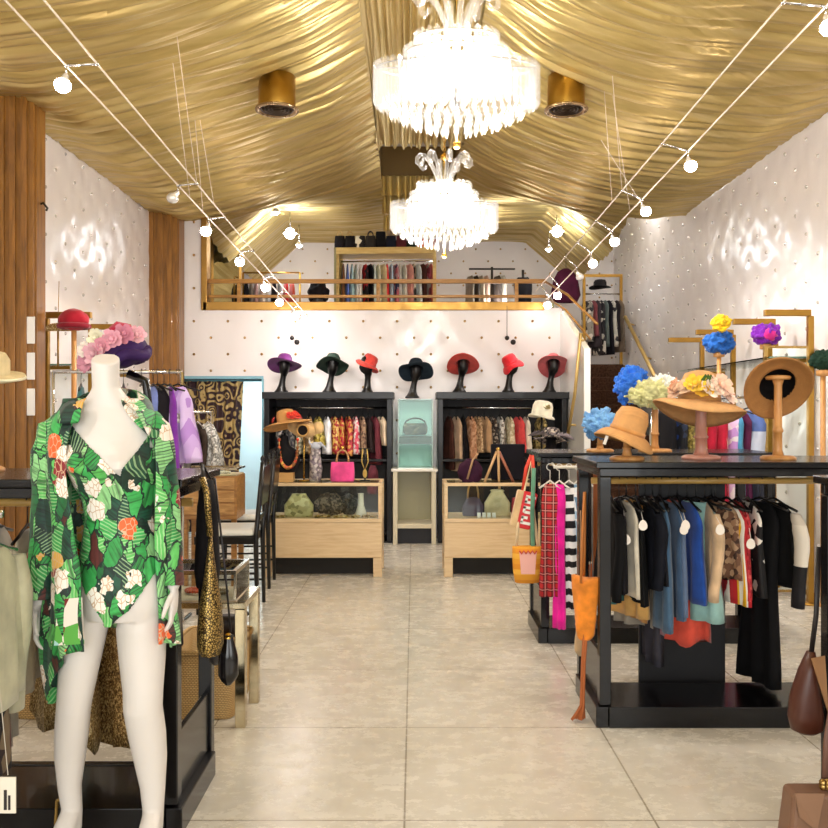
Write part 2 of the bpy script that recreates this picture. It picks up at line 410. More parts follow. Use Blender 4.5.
# ---------------------------------------------------------------- doorway and fitting room
WHT = plain('#dfeef2', .5)
m = MB(); m.box((DX0 - .1, 11.8, 0), (DX1 + .3, 11.9, 2.02)); m.box((DX1 + .2, YB + .12, 0), (DX1 + .3, 11.8, 2.02)); m.box((DX0 - .2, YB + .12, 0), (DX0 - .1, 11.8, 2.02))
struct(m.build('wall_fitting_room', WHT))
m = MB(); m.box((DX0, YB - .02, DZ), (DX1 + .02, YB + .13, DZ + .035)); m.box((DX1, YB - .02, 0), (DX1 + .025, YB + .13, DZ))
struct(m.build('trim_3', plain('#7fb3c4', .4)))
# stairs and their white side wall
SX0, SX1 = 2.08, 2.98
st = thing('staircase', 'dark brown carpeted staircase climbing between white walls to the mezzanine', 'stairs', (0, 0, 0))
CARP = fab('#4a3122', 1., .5, 40.)
n = 11; y0, y1 = 9.36, 12.75; dy = (y1 - y0) / n
for i in range(n):
    z = 2.2 * (i + 1) / n
    MB().box((1.852, y0 + i * dy, 0 if i < 2 else z - .45), (SX1 + .09, y0 + (i + 1) * dy + (.02 if i < n - 1 else 0), z)).build('step', CARP, st, mods=[BEV(.012)])
b = MB()
prof = [(8.85, 0), (8.85, Z(349, 8.9)), (10.3, Z(311, 10.3)), (10.3, 0)]
va = [(1.77, y, z) for y, z in prof]; vb = [(1.84, y, z) for y, z in prof]
b.add(va + vb, [(0, 1, 2, 3), (7, 6, 5, 4), (0, 4, 5, 1), (1, 5, 6, 2), (2, 6, 7, 3), (3, 7, 4, 0)])
struct(b.build('wall_stair', plain('#dcdcd6', .25, coat=.3), mods=[BEV(.008)]))
struct(MB().box((SX1 + .1, 9.36, 0), (XR, 12.75, .25)).build('wall_stair_curb', plain('#d8d8d2', .3)))

# ---------------------------------------------------------------- lights
def lamp(typ, loc, energy, color=(1, .93, .84), size=.1, rot=None, **kw):
    d = bpy.data.lights.new(typ.lower(), typ); d.energy = energy; d.color = color
    if typ == 'AREA':
        d.shape = 'RECTANGLE'; d.size, d.size_y = size
    else: d.shadow_soft_size = size
    for k, v in kw.items(): setattr(d, k, v)
    o = bpy.data.objects.new(typ.lower() + '_light', d); C.objects.link(o); o.location = loc
    if rot: o.rotation_euler = rot
    return o
lamp('AREA', (.1, YF + .05, 1.85), 150, (1., .98, .96), (5.4, 2.4), (radians(90), 0, 0))
lamp('POINT', ((DX0 + DX1) / 2 + .3, 11.2, 1.6), 16, (.8, .94, 1.), .15)
lamp('POINT', (-1.6, 12.4, 3.05), 22, (1, .96, .93), .2); lamp('POINT', (1.2, 12.4, 3.05), 22, (1, .95, .9), .2)
lamp('POINT', (2.95, 11.6, 4.6), 26, (1, .96, .92), .15)  # added to brighten the dark corner over the stairs
W = bpy.data.worlds.new('daylight'); bpy.context.scene.world = W; W.use_nodes = True
W.node_tree.nodes['Background'].inputs[0].default_value = (.9, .95, 1, 1); W.node_tree.nodes['Background'].inputs[1].default_value = 1.
# ---------------------------------------------------------------- camera
cd = bpy.data.cameras.new('camera'); cam = bpy.data.objects.new('camera', cd); C.objects.link(cam)
cam.location = (0, 0, EYE); cam.rotation_euler = (radians(90), 0, 0); cd.sensor_width = 36; cd.lens = 36 * F / 828
cd.shift_y = -(414 - HZ) / 828; cd.clip_start = .02
sc = bpy.context.scene; sc.camera = cam
sc.view_settings.view_transform = 'Standard'; sc.view_settings.look = 'None'; sc.view_settings.exposure = 0.55; sc.view_settings.gamma = 1.0
# ================================================================== CHANDELIERS
def crystal():
    t = NT('lit crystal'); t.t.nodes.remove(t.b); out = t.t.nodes['Material Output']
    tr = t.n('ShaderNodeBsdfTransparent'); g = t.n('ShaderNodeBsdfGlossy'); g.inputs['Roughness'].default_value = .06
    df = t.n('ShaderNodeBsdfTranslucent'); df.inputs['Color'].default_value = (1, .98, .95, 1)
    lw = t.n('ShaderNodeLayerWeight', Blend=.25)
    a = t.n('ShaderNodeMixShader'); a.inputs[0].default_value = .05; t.l(tr.outputs[0], a.inputs[1]); t.l(df.outputs[0], a.inputs[2])
    b = t.n('ShaderNodeMixShader'); t.l(lw.outputs['Facing'], b.inputs[0]); t.l(a.outputs[0], b.inputs[1]); t.l(g.outputs[0], b.inputs[2])
    e = t.n('ShaderNodeEmission'); e.inputs['Color'].default_value = (1, .96, .9, 1); e.inputs['Strength'].default_value = .06  # slight emission added so the crystal looks lit by its bulbs
    s = t.n('ShaderNodeAddShader'); t.l(b.outputs[0], s.inputs[0]); t.l(e.outputs[0], s.inputs[1]); t.l(s.outputs[0], out.inputs['Surface']); return t.m
CR = crystal(); BRASS = metal('#c9a04e', .22); BULB = glow('#fff2dc', 14.); CHROME = metal('#d8d8d8', .12)
def prism_mesh(L, r):
    b = MB(); R = [[(r * q * cos(2*pi*k/3 + .5), r * q * sin(2*pi*k/3 + .5), -z) for k in range(3)] for q, z in ((.25, 0), (1, .018), (1, L - .03), (.15, L))]
    b.rings(R, smooth=False); o = b.build('crystal_prism', CR); me = o.data; bpy.data.objects.remove(o); return me
TIERS = [(.20, .09, .49, .22, 24, .022), (.25, .115, .415, .26, 28, .024), (.40, .14, .335, .24, 44, .026)]     # oval radii, top z, drop, count, prism radius
PM = [prism_mesh(t[3], t[5]) for t in TIERS]
def chandelier(loc, label, ztop):
    root = thing('chandelier', label, 'chandelier', loc, 0, 'crystal chandeliers')
    def part(b, name, mat, **k): return b.build(name, mat, root, **k)
    b = MB()
    for r, ry, z, L, n, pr in TIERS:
        b.tube([(r * cos(2*pi*k/40), ry * sin(2*pi*k/40), z - .03) for k in range(41)], .005, 6)
        for k in range(4): b.cyl((0, 0, z - .03), (r * cos(k*pi/2), ry * sin(k*pi/2), z - .03), .005, 5)
    part(b, 'frame', CHROME)
    part(MB().cyl((0, 0, .1), (0, 0, .66), .016, 10), 'stem', CHROME)
    for (r, ry, z, L, n, pr), me in zip(TIERS, PM):
        for k in range(n):
            a = 2*pi*(k + .5 * (r > .3))/n; o = bpy.data.objects.new('crystal_prism', me); C.objects.link(o); o.parent = root
            o.location = (r * cos(a), ry * sin(a), z); o.rotation_euler = (0, 0, a)
    # bowl of small drops underneath
    b = MB()
    for r, z, n in ((.385, .10, 44), (.33, .06, 38), (.27, .03, 32), (.21, .005, 24), (.14, -.015, 16), (.07, -.03, 8)):
        for k in range(n):
            a = 2*pi*k/n; p = Vector((r * cos(a), .36 * r * sin(a), z))
            b.add([p + Vector(q) for q in ((0, 0, .05), (.014, 0, .01), (0, .014, .01), (-.014, 0, .01), (0, -.014, .01), (0, 0, -.022))], [(0,1,2),(0,2,3),(0,3,4),(0,4,1),(5,2,1),(5,3,2),(5,4,3),(5,1,4)])
    o = part(b, 'crystal_drops', CR); o['kind'] = 'stuff'
    part(MB().ball((0, 0, -.085), .022, 12).cyl((0, 0, -.07), (0, 0, .1), .006, 6), 'finial', BRASS)
    for k in range(8):
        a = 2*pi*k/8 + .2
        pts = [(rr * cos(a), .8 * rr * sin(a), zz) for rr, zz in ((.03, .46), (.06, .53), (.095, .60), (.125, .65), (.155, .685), (.19, .69), (.215, .665), (.215, .63), (.195, .61), (.17, .62), (.165, .64))]
        part(MB().tube(pts, [.016] * 9 + [.013, .009], 7), 'scroll_arm', CR)
    for k in range(6):
        a = 2*pi*k/6; part(MB().ball((.12 * cos(a), .1 * sin(a), .3), .045, 12, (1, 1, 1.4)), 'bulb', BULB)
    b = MB(); z = .72
    b.lathe([(.002, .65), (.03, .66), (.03, .69), (.008, .71)], seg=10)
    n = int((ztop - loc[2] - .69) / .034)
    for i in range(n):
        zc = .71 + i * .034; h = i % 2
        b.tube([((.011 * cos(q) if h else 0), (0 if h else .011 * cos(q)), zc + .022 * sin(q)) for q in [2*pi*j/8 for j in range(9)]], .0035, 4)
    part(b, 'chain', BRASS)
    lamp('POINT', (loc[0], loc[1], loc[2] + .36), 74, (1, .96, .9), .2)
    lamp('POINT', (loc[0], loc[1], loc[2] - .12), 34, (1, .96, .9), .12)
    return root
chandelier((.215, 4.28, 2.93), 'large crystal chandelier nearest the camera, hanging from the gold draped ceiling', 4.6)
chandelier((.235, 6.6, 2.80), 'smaller-looking second crystal chandelier farther back, in front of the mezzanine', 4.6)

# brass drum downlights under the drape
DRUM = metal('#b08a3e', .38, .15)
for px, lb in ((277, 'round brass ceiling drum on the left slope of the gold drape'), (566, 'round brass ceiling drum on the right slope of the gold drape')):
    Y = 6.9; c = at(px, 109, Y)
    r = thing('ceiling_drum', lb, 'ceiling light', (c[0], Y, c[2]), 0, 'brass ceiling drums')
    MB().lathe([(.145, 0), (.15, .02), (.15, .26), (.0, .26)], seg=28).build('housing', DRUM, r)
    MB().lathe([(.14, .012), (.175, .0), (.178, -.014), (.15, -.02), (.135, -.005)], seg=28).build('rim', metal('#a98f6a', .3), r)
    b = MB()
    for q in (.03, .06, .09, .12): b.lathe([(q, .0), (q + .012, -.012), (q + .016, .0), (q, .0)], seg=24)
    b.lathe([(.0, .02), (.14, .02)], seg=24); b.build('louvre', metal('#4e4032', .4), r)

# ================================================================== CABLE LIGHTS
WIRE = plain('#e9dccb', .45, .2)
def wire(name, pts, r, label, cat, group): return tag(MB().tube(pts, r, 6).build(name, WIRE), label, cat, group)
LA = (Vector(at(5, 0, 4.0)), Vector(at(302, 318, 10.2))); LB = (Vector(at(44, 0, 4.0)), Vector(at(308, 317, 10.2)))
RC = (Vector(at(785, 0, 4.3)), Vector(at(536, 291, 10.2))); RD = (Vector(at(830, 2, 4.3)), Vector(at(543, 303, 10.2)))
for (a, b), lb in ((LA, 'low-voltage cable strung high along the left wall, outer of the left pair'), (LB, 'low-voltage cable strung high along the left side, inner of the left pair'), (RC, 'low-voltage cable strung along the right side, inner of the right pair'), (RD, 'low-voltage cable strung along the right wall, outer of the right pair')):
    d = b - a; wire('light_cable', [a - d * .45, b], .006, lb, 'cable', 'light cables')
def on(L, x):
    """point of a cable where it crosses photo column x"""
    a, b = L; lo, hi = -.36, 1.
    for _ in range(40):
        t = (lo + hi) / 2; p = a + (b - a) * t; px = 414 + F * p.x / p.y
        if (px < x) == (b.x * F / b.y > a.x * F / a.y): lo = t
        else: hi = t
    return a + (b - a) * lo
HEAD = plain('#e8e4de', .25, .4)
def spot_head(L, L2, x, label, tgt, e=14, warm=(1, .92, .88), on_=True, s=1.):
    p = on(L, x); d = (L[1] - L[0]).normalized()
    a2, b2 = L2; q = min((a2 + (b2 - a2) * i / 300 for i in range(-120, 301)), key=lambda v: (v - p).length + abs((v - p).dot(d)) * 3)
    r = thing('cable_spotlight', label, 'spotlight', p, 0, 'spotlights on the light cables')
    off = q - p
    MB().tube([(0, 0, 0), tuple(off)], .008, 6).ball((0, 0, 0), .014, 6).ball(tuple(off), .014, 6).build('crossbar', CHROME, r)
    aim = (Vector(tgt) - p).normalized(); M = Vector((0, 0, -1)).rotation_difference(aim).to_matrix().to_4x4()
    MB().cyl((0, 0, 0), (0, 0, -.05), .006, 6).build('hanger_pin', CHROME, r)
    M.translation = Vector((0, 0, -.05))
    MB().lathe([(.004, .01), (.014, .0), (.02, -.02), (.04, -.055), (.042, -.062)], seg=14, M=M).build('reflector', HEAD, r)
    MB().ball(M @ Vector((0, 0, -.06)), .044 * s, 12, (1, 1, .9)).build('bulb', glow('#ffeeea', 40.) if on_ else HEAD, r)
    if on_:
        c = p + aim * .16 + Vector((0, 0, -.05))
        l = lamp('SPOT', c, e * .72, warm, .04, spot_size=radians(110), spot_blend=.8); l.rotation_euler = aim.to_track_quat('-Z', 'Y').to_euler()
i = 0
for x, tg, e in ((66, (-2.9, 5, .8), 60), (178, (-3.1, 6.5, 1.8), 0), (209, (-2.9, 7.5, .9), 60), (240, (-2.2, 10.2, 1.2), 60), (264, (-1.2, 9.6, 1.2), 40), (278, (-1.0, 9.4, .9), 34), (292, (-.6, 9.6, .9), 16), (300, (-.6, 9.0, .5), 10)):
    spot_head(LA, LB, x, 'small lit spotlight on the left cables, %s from the front' % ORD[i] if e else 'small unlit spotlight head on the left pair of cables', tg, e, on_=e > 0); i += 1
spot_head(LA, LB, -1100, 'added unseen spotlight on the left cables nearest the shop front, outside the picture', (-1.5, 2.6, .7), 60)  # added out of view to brighten the clothes at the left edge
spot_head(RD, RC, 2000, 'added unseen spotlight on the right cables nearest the shop front, outside the picture', (1.6, 3.6, .7), 60)  # unseen counterpart, added to brighten the front right clothes
i = 0
for x, tg, e in ((826, (2.9, 4.6, .9), 60), (688, (2.9, 6.6, 1.2), 50), (642, (3.2, 7.5, 1.5), 60), (612, (3.0, 8.8, 1.2), 50), (591, (2.4, 8.2, .9), 50), (577, (2.9, 9.6, 1.4), 0), (559, (1.0, 9.4, .9), 26), (549, (.7, 9.0, .5), 16)):
    spot_head(RD, RC, x, 'small lit spotlight on the right cables, %s from the front' % ORD[i] if e else 'small unlit spotlight head on the right pair of cables above the stairs', tg, e, warm=(1, .92, .88), on_=e > 0); i += 1
# support wires from the ceiling
for k, (top, L, x) in enumerate((((165, 0), LA, 190), ((172, 0), LB, 197), ((195, 120), LA, 203), ((200, 120), LB, 214), ((598, 0), RC, 612), ((606, 0), RC, 622), ((612, 90), RD, 630), ((601, 140), RD, 640))):
    p = on(L, x); t = at(top[0], top[1], p.y - .6 if top[1] == 0 else p.y - .3); z = 4.35
    f = (z - p.z) / max(.2, t[2] - p.z); q = p + (Vector(t) - p) * min(1., f)
    wire('suspension_wire', [p, q], .0025, ('thin suspension wire holding the left pair of light cables' if k < 4 else 'thin suspension wire holding the right pair of light cables'), 'wire', 'suspension wires left' if k < 4 else 'suspension wires right')
# ball weights that tension the cables against the back wall
BLK = plain('#17120f', .35)
for (x, ya, yb, dx), lb in (((292, 310, 338, 5), 'pair of small black balls hanging on a cord left of the green hat'), ((507, 306, 338, 6), 'pair of small black balls hanging on a cord above the bright red hat')):
    Y = 10.1; a = at(x, ya, Y); b = at(x, yb, Y)
    r = thing('cable_weight', lb, 'weight', b, 0, 'cable weights')
    MB().cyl((0, 0, 0), (0, 0, a[2] - b[2]), .004, 6).build('cord', BLK, r)
    MB().ball((0, 0, 0), .028, 10).build('ball', BLK, r); MB().ball((dx * .012, -.01, -.05), .033, 10).build('ball', BLK, r)
# bright ceiling lamps over the mezzanine
for x, y, Y, lb in ((290, 232, 11.8, 'large bright lamp under the drape over the left of the mezzanine'), (276, 211, 11.3, 'small bright lamp under the drape, nearest the left opening edge'), (299, 244, 12.4, 'small low lamp under the drape beside the large bright left lamp'), (557, 230, 11.6, 'bright lamp under the drape over the right of the mezzanine'), (501, 196, 11.3, 'small lamp right of the smaller chandelier'), (549, 248, 12.2, 'small dim lamp below the bright right mezzanine lamp')):
    p = at(x, y, Y); big = x in (290, 557)
    r = thing('ceiling_lamp', lb, 'ceiling light', p, 0, 'lamps under the mezzanine drape')
    MB().cyl((0, 0, 0), (0, 0, .28), .012, 8).build('stem', CHROME, r)
    MB().lathe([(.02, .04), (.05 if not big else .09, .0), (.055 if not big else .1, -.02)], seg=14).build('shade', HEAD, r)
    MB().ball((0, 0, -.02), .035 if not big else .075, 12).build('bulb', glow('#f4faff', 25.), r)
    if big: lamp('POINT', (p[0], p[1] - .1, p[2] - .35), 9, (.95, .97, 1), .1)
r = thing('ceiling_lamp', 'added round white lamp high over the brown stairs, behind the edge of the gold drape', 'ceiling light', (2.95, 11.6, 4.75), 0, 'lamps under the mezzanine drape')  # fixture made up for the light added in the stair corner
MB().cyl((0, 0, .02), (0, 0, .25), .012, 8).build('stem', CHROME, r); MB().lathe([(.02, .05), (.1, .0), (.11, -.02)], seg=18).build('shade', HEAD, r)
# ================================================================== GARMENTS AND RACKS
LACQ = plain('#060507', .25, 0., .35, .15)
HANG = plain('#080708', .4)
def smooth(a, b, t): t = max(0, min(1, (t - a) / (b - a))); return t * t * (3 - 2 * t)
def body_mb(L, w, d, flare=1.1, fold=.35, seed=0, neck=.07, shoulder=True, top=-.1, nf=7, hem=.0, n=30, lv=14):
    r = random.Random(seed); ph = [r.uniform(0, 6.3) for _ in range(4)]; b = MB(); R = []
    for i in range(lv + 1):
        t = i / lv; t = t ** 1.15
        if shoulder: ww = neck + (w - neck) * min(1, t * L / .10) ** .7 if t * L < .10 else w * (1 - .10 * smooth(.1, .4, t) + (flare - .9) * smooth(.35, 1, t))
        else: ww = w * (.72 + (flare - .72) * smooth(0, 1, t))
        dd = d * (.45 + .55 * smooth(0, .25, t)) * (1 + .25 * (flare - 1) * t)
        A = fold * smooth(.08, .7, t); ring = []
        for k in range(n):
            a = 2*pi*k/n; ca, sa = cos(a), sin(a)
            x = dd * (abs(ca) ** .75) * (1 if ca > 0 else -1); y = ww * sa
            q = A * dd * (sin(nf * a + ph[0] + t * 1.5) + .6 * sin((nf + 4) * a + ph[1]))
            x += q * (1 if ca > 0 else -1) * abs(ca) ** .4 + dd * .5 * t * sin(ph[2] + 2.2 * y / w + t)
            y *= 1 + .12 * A * sin(3 * a + ph[3])
            z = top - L * t - (.05 * (1 - abs(sa)) * 0) - hem * t * t * (sin(5 * a + ph[1]) + sin(3 * a + ph[2])) - (.0 if i else .012 * abs(ca))
            ring.append((x, y, z))
        R.append(ring)
    return b.rings(R, True, True, True)
def sleeve_mb(side, L, w, r0=.045, seed=0, top=-.15, flat=.6):
    rr = random.Random(seed); pts = []; rad = []
    for i in range(9):
        t = i / 8; pts.append((.012 * sin(t * 4 + rr.random()), side * (w * .93 + .035 * smooth(0, .3, t)), top - L * t)); rad.append(r0 * (.75 + .35 * smooth(0, .15, t) - .2 * t + .05 * sin(9 * t + seed)))
    b = MB(); pts = [Vector(p) for p in pts]; R = []
    for p, q in zip(pts, rad): R.append([(p.x + q * flat * cos(2*pi*k/10), p.y + q * sin(2*pi*k/10), p.z) for k in range(10)])
    return b.rings(R)
def hlabel(l): return 'hanger of the ' + ' '.join(l.replace(',', '').split()[:13]).rstrip()
def hanger(loc, rz, label, group, mat=None, name='clothes_hanger', span=.19):
    b = MB(); b.tube([(0, -span, -.135), (0, -span * .6, -.118), (0, 0, -.085), (0, span * .6, -.118), (0, span, -.135)], .0065, 6)
    b.tube([(0, 0, -.085), (0, 0, -.045)] + [(0, -.0 + .021 * sin(q), -.0 - .021 * cos(q) + .0) for q in [pi * .0 + pi * 1.35 * j / 8 for j in range(9)]][0:], .0025, 5)
    return tag(b.build(name, mat or HANG, None, loc, rot=(0, 0, rz)), label, 'hanger', group)
TAGM = plain('#efe6da', .5)
def face(o, a): o.rotation_euler[2] = a; return o
def garment(name, label, cat, grp, loc, rz, L, w=.19, d=.022, mat=None, seed=0, sleeve=0, flare=1.1, fold=.4, tagged=0, hang=True, hgroup=None, extra=None, shoulder=True, hmat=None, hspan=.19, hem=0., neck=.07, sleevemat=None, nf=7):
    if not (sleeve or tagged or extra):
        o = body_mb(L, w, d, flare, fold, seed, neck, shoulder, hem=hem, nf=nf).build(name, mat, None, loc, rot=(0, 0, rz)); tag(o, label, cat, grp)
    else:
        o = thing(name, label, cat, loc, rz, grp)
        body_mb(L, w, d, flare, fold, seed, neck, shoulder, hem=hem, nf=nf).build('body', mat, o)
        if sleeve:
            for s in (-1, 1): sleeve_mb(s, sleeve, w, seed=seed).build('sleeve', sleevemat or mat, o)
        if tagged:
            b = MB(); y = -w - .015 if not sleeve else -w - .095; n = 14
            ring = [((.017 + .008 * (1 - sin(2*pi*k/n)) / 2) * cos(2*pi*k/n), .026 * sin(2*pi*k/n)) for k in range(n)]
            zc = -.17 - tagged
            b.rings([[(p, y - .002, zc + q) for p, q in ring], [(p, y, zc + q) for p, q in ring]], smooth=False)
            b.build('price_tag', TAGM, o, mods=[])
            MB().tube([(0, -w * .7, -.13), (0, y, zc + .026)], .0015, 4).build('tag_string', TAGM, o)
        if extra: extra(o)
    if hang: hanger(loc, rz, hlabel(label), hgroup, hmat, span=hspan)
    return o

def rack(label, x0, x1, y0, y1, H=1.262, bd=.34, inset=None, back=None, rail_m=None, grp='black lacquer display racks', sides=(0, 1)):
    r = thing('display_rack', label, 'rack', ((x0 + x1) / 2, y0, 0), 0, grp); hw = (x1 - x0) / 2; D = y1 - y0; P = .055
    def bx(nm, a, b, m=LACQ, bev=.004): return MB().box(a, b).build(nm, m, r, mods=[BEV(bev)])
    bx('top_board', (-hw - .02, -.02, H - .03), (hw + .02, D + .02, H)); bx('apron', (-hw, 0, H - .07), (hw, .03, H - .031)); bx('apron', (-hw, D - .03, H - .07), (hw, D, H - .031))
    for sx in (-1, 1):
        bx('apron', (sx * hw, .031, H - .07), (sx * (hw - .03), D - .031, H - .031))
        for y in (0, D - P): bx('post', (sx * hw, y, .1 if y == 0 else 0), (sx * (hw - P), y + P, H - .071))
        bx('side_panel', (sx * (hw - .012), P + .002, .1), (sx * (hw - .032), D - P - .002, .34))
        bx('side_rail', (sx * (hw + .02), -.015, 0), (sx * (hw - .04), D - P - .01, .099))
    bx('base', (-hw + .041, -.02, 0), (hw - .041, bd, .1)); bx('back_rail', (-hw + P, D - .05, 0), (hw - P, D - .01, .035))
    MB().cyl((-hw + .02, D * .5, 1.15), (hw - .02, D * .5, 1.15), .017, 12).build('clothes_rail', rail_m or wood('#a5803e', '#cfa85c', .35), r)
    if back: bx('back_panel', (back[0] - (x0 + x1) / 2, D - .09, .0), (back[1] - (x0 + x1) / 2, D - .07, H - .1), plain('#0c0b0f', .5))
    return r
# ---------------------------------------------------------------- front right rack
R1 = (.885, 2.35, 4.05, 4.62)
rack('large black rack at the right front, topped with straw hats on wooden stands', *R1, back=(1.2, 1.66))
YR = R1[2] + (R1[3] - R1[2]) / 2; HG = 'black hangers on the front right rack'; G1 = 'clothes on the front right black rack'
navy = fab('#0b0e18'); blk = fab('#08080a'); 
row = [  # x, name, desc, cat, L, kw
 (609, 'jacket', 'black jacket closest to the left post', 'jacket', .46, dict(mat=blk, sleeve=.42, seed=1)),
 (619, 'blouse', 'black top edged with a cream strip', 'top', .44, dict(mat=fab('#17151b'), seed=2, tagged=.1)),
 (626, 'trousers', 'slim cream garment among black tops near the left post', 'trousers', .47, dict(mat=fab('#e8dcc6'), seed=3, w=.17, d=.02)),
 (636, 'blouse', 'black blouse with a pear-shaped tag beside the cream garment', 'top', .50, dict(mat=blk, seed=4, tagged=.03)),
 (645, 'cardigan', 'black-navy cardigan with dark sleeves', 'cardigan', .42, dict(mat=navy, seed=5, sleeve=.36)),
 (653, 'blouse', 'plain near-black blouse left of the denim blues', 'top', .40, dict(mat=fab('#1a1a20'), seed=6)),
 (661, 'dress', 'slate blue dress, leftmost of the blue garments', 'dress', .63, dict(mat=fab('#44627e'), seed=7, d=.026)),
 (669, 'dress', 'dusty denim-blue dress with a cream tag', 'dress', .57, dict(mat=fab('#3d5674'), seed=8, tagged=.05)),
 (677, 'dress', 'greyish blue dress in the middle of the blue garments', 'dress', .55, dict(mat=fab('#5d6f8c'), seed=9, tagged=.03)),
 (687, 'blouse', 'royal blue blouse, brightest of the blue garments', 'top', .49, dict(mat=fab('#1c479a'), seed=10, d=.028, w=.2)),
 (696, 'skirt', 'pale aqua flared skirt right of the royal blue blouse', 'skirt', .60, dict(mat=fab('#9cc6bf'), seed=11, d=.04, flare=1.35, w=.12, rz=.75)),
 (705, 'cardigan', 'beige cardigan with a long tan sleeve and cream tag', 'cardigan', .45, dict(mat=fab('#cfb08c'), seed=12, tagged=.04, sleeve=.42)),
 (715, 'blouse', 'brown animal-print blouse over deep red', 'top', .38, dict(mat=pattern(('#6b4a36', '#3b251b', '#8f6c50', '#a98a6c'), 42.), seed=13, d=.04, w=.17, hem=.01, rz=.5)),
 (727, 'dress', 'dress striped in red, yellow and white down its length', 'dress', .50, dict(mat=stripes(('#b91a24', '#b91a24', '#e9b21e', '#f4efe4', '#b3202b'), .03, 0), seed=14, d=.024)),
 (738, 'dress', 'dress with red patterned top and black and cream checked skirt', 'dress', .47, dict(mat=pattern(('#a81e2c', '#c2313a', '#8f1420', '#d35a52'), 55.), seed=15, d=.028, tagged=.12)),
 (748, 'blouse', 'black blouse with large white flowers', 'top', .46, dict(mat=pattern(('#101014', '#101014', '#101014', '#e9e4da'), 22.), seed=16)),
 (760, 'dress', 'long black dress reaching almost to the rack base', 'dress', .92, dict(mat=fab('#08080b'), seed=17, d=.04, flare=1.2, w=.13, rz=.35)),
 (773, 'cardigan', 'black cardigan with cream sleeve and dark cuff rightmost', 'cardigan', .42, dict(mat=blk, seed=18, sleeve=.45, sleevemat=stripes(('#101014', '#e6dfd2', '#e6dfd2', '#d7cfc2', '#15131a'), .5, 2), d=.03)),
]
for x, nm, ds, cat, L, kw in row:
    kw = dict(kw); kw['d'] = kw.get('d', .022)
    garment(nm, ds + ', on the front right rack', cat, G1, (X(x, YR), YR, 1.15), kw.pop('rz', rnd.uniform(-.12, .22)), L, hgroup=HG, **kw)
# checked skirt half of the red dress
o = MB(); n = 24
chk = stripes(('#efe6d2', '#efe6d2', '#1d1a1d'), .028, 2)
# shorter pieces showing under the hems, on a second row of hangers
for i, (x, nm, ds, L, top, m, d, fl) in enumerate((
 (613, 'skirt', 'multicoloured skirt in cream, teal and grey showing under the black jackets', .52, 0, pattern(('#d8cdbb', '#3f7f80', '#6d665e', '#a54a52', '#b7ae9c'), 14.), .03, 1.1),
 (630, 'skirt', 'mustard yellow skirt with a pale green band showing low on the left', .60, 0, fab('#d9a860'), .028, 1.15),
 (639, 'skirt', 'narrow ochre skirt showing low beside the mustard one', .62, 0, fab('#c5893a'), .015, 1.),
 (649, 'skirt', 'stone grey flared skirt showing low under the slate blue dress', .66, 0, fab('#a49a8a'), .034, 1.3),
 (656, 'dress', 'dark grey long garment reaching lowest on the left half', .84, 0, fab('#3c3a42'), .026, 1.),
 (663, 'blouse', 'mauve ruffled garment showing beside the coral one', .66, 0, fab('#8e6471'), .026, 1.1),
 (682, 'blouse', 'coral red ruffled garment showing under the aqua skirt', .73, 0, fab('#d9523f'), .05, 1.2),
 (716, 'skirt', 'deep red skirt with pleated brown hem under the animal-print blouse', .50, 0, stripes(('#8c1a2a', '#8c1a2a', '#7a1524', '#9a7458'), .6, 2), .03, 1.1))):
    garment(nm, ds + ', front right rack', 'skirt' if nm == 'skirt' else 'clothing', G1, (X(x, YR + .02), YR + .09, 1.15), {649: .7, 682: .95, 630: .5}.get(x, rnd.uniform(-.1, .15)), L, w=.13, d=d, mat=m, seed=40 + i, flare=fl, hgroup=HG, fold=.6, hem=.012 if nm == 'blouse' else 0)
# ---------------------------------------------------------------- second right rack
R2 = (.825, 2.35, 5.52, 6.08)
r = rack('black rack behind the front right one, with plaid, pink and zebra clothes', *R2, H=1.235)
b = MB(); b.cyl((-.70, -.12, 1.15), (-.2, -.12, 1.15), .01, 10)
for q in (-.69, -.22): b.cyl((q, -.12, 1.15), (q, .03, 1.17), .008, 8)
b.build('front_bar', plain('#d8d4c8', .3), r)
Y2 = 5.40; G2 = 'clothes on the second right rack'
for i, (x, nm, ds, cat, L, kw) in enumerate((
 (550, 'skirt', 'red and black plaid skirt at the aisle end', 'skirt', .72, dict(mat=plaid('#c0262c', '#1c0f18', '#e8a49a', .05), d=.03, flare=1.25)),
 (559, 'dress', 'hot magenta pink dress beside the plaid skirt', 'dress', .92, dict(mat=fab('#e81f9c'), d=.025)),
 (569, 'dress', 'black and white zebra-striped dress', 'dress', .80, dict(mat=stripes(('#f2f2f4', '#15151c'), .085, 2, distort=1.5), d=.03)),
 (578, 'scarf', 'pale blue and white printed scarf top', 'scarf', .45, dict(mat=pattern(('#e8eef4', '#a8c4dc', '#f4f6f8', '#6d94b8'), 30.), d=.04)),
 (586, 'dress', 'orange and cream printed dress', 'dress', .62, dict(mat=pattern(('#d88a3a', '#ecd9b8', '#b85a28'), 26.), d=.025)),
 (596, 'coat', 'grey coat beside the front rack post', 'coat', .66, dict(mat=fab('#6e6a66'), d=.03)))):
    garment(nm, ds + ', on the second right rack', cat, G2, (X(x, Y2), Y2 - .012 * (i % 2), 1.15), 1.25, L, seed=60 + i, hgroup='hangers on the second right rack', hmat=plain('#e4e0d8', .4), w=(.055, .04, .05, .035, .04, .05)[i], neck=.03, hspan=.07, **kw)
# ---------------------------------------------------------------- nearest right rack (only its rear corner shows)
R3 = (1.53, 2.5, 2.6, 3.2)
rack('black rack nearest the camera at the right edge, only its corner post seen', *R3)

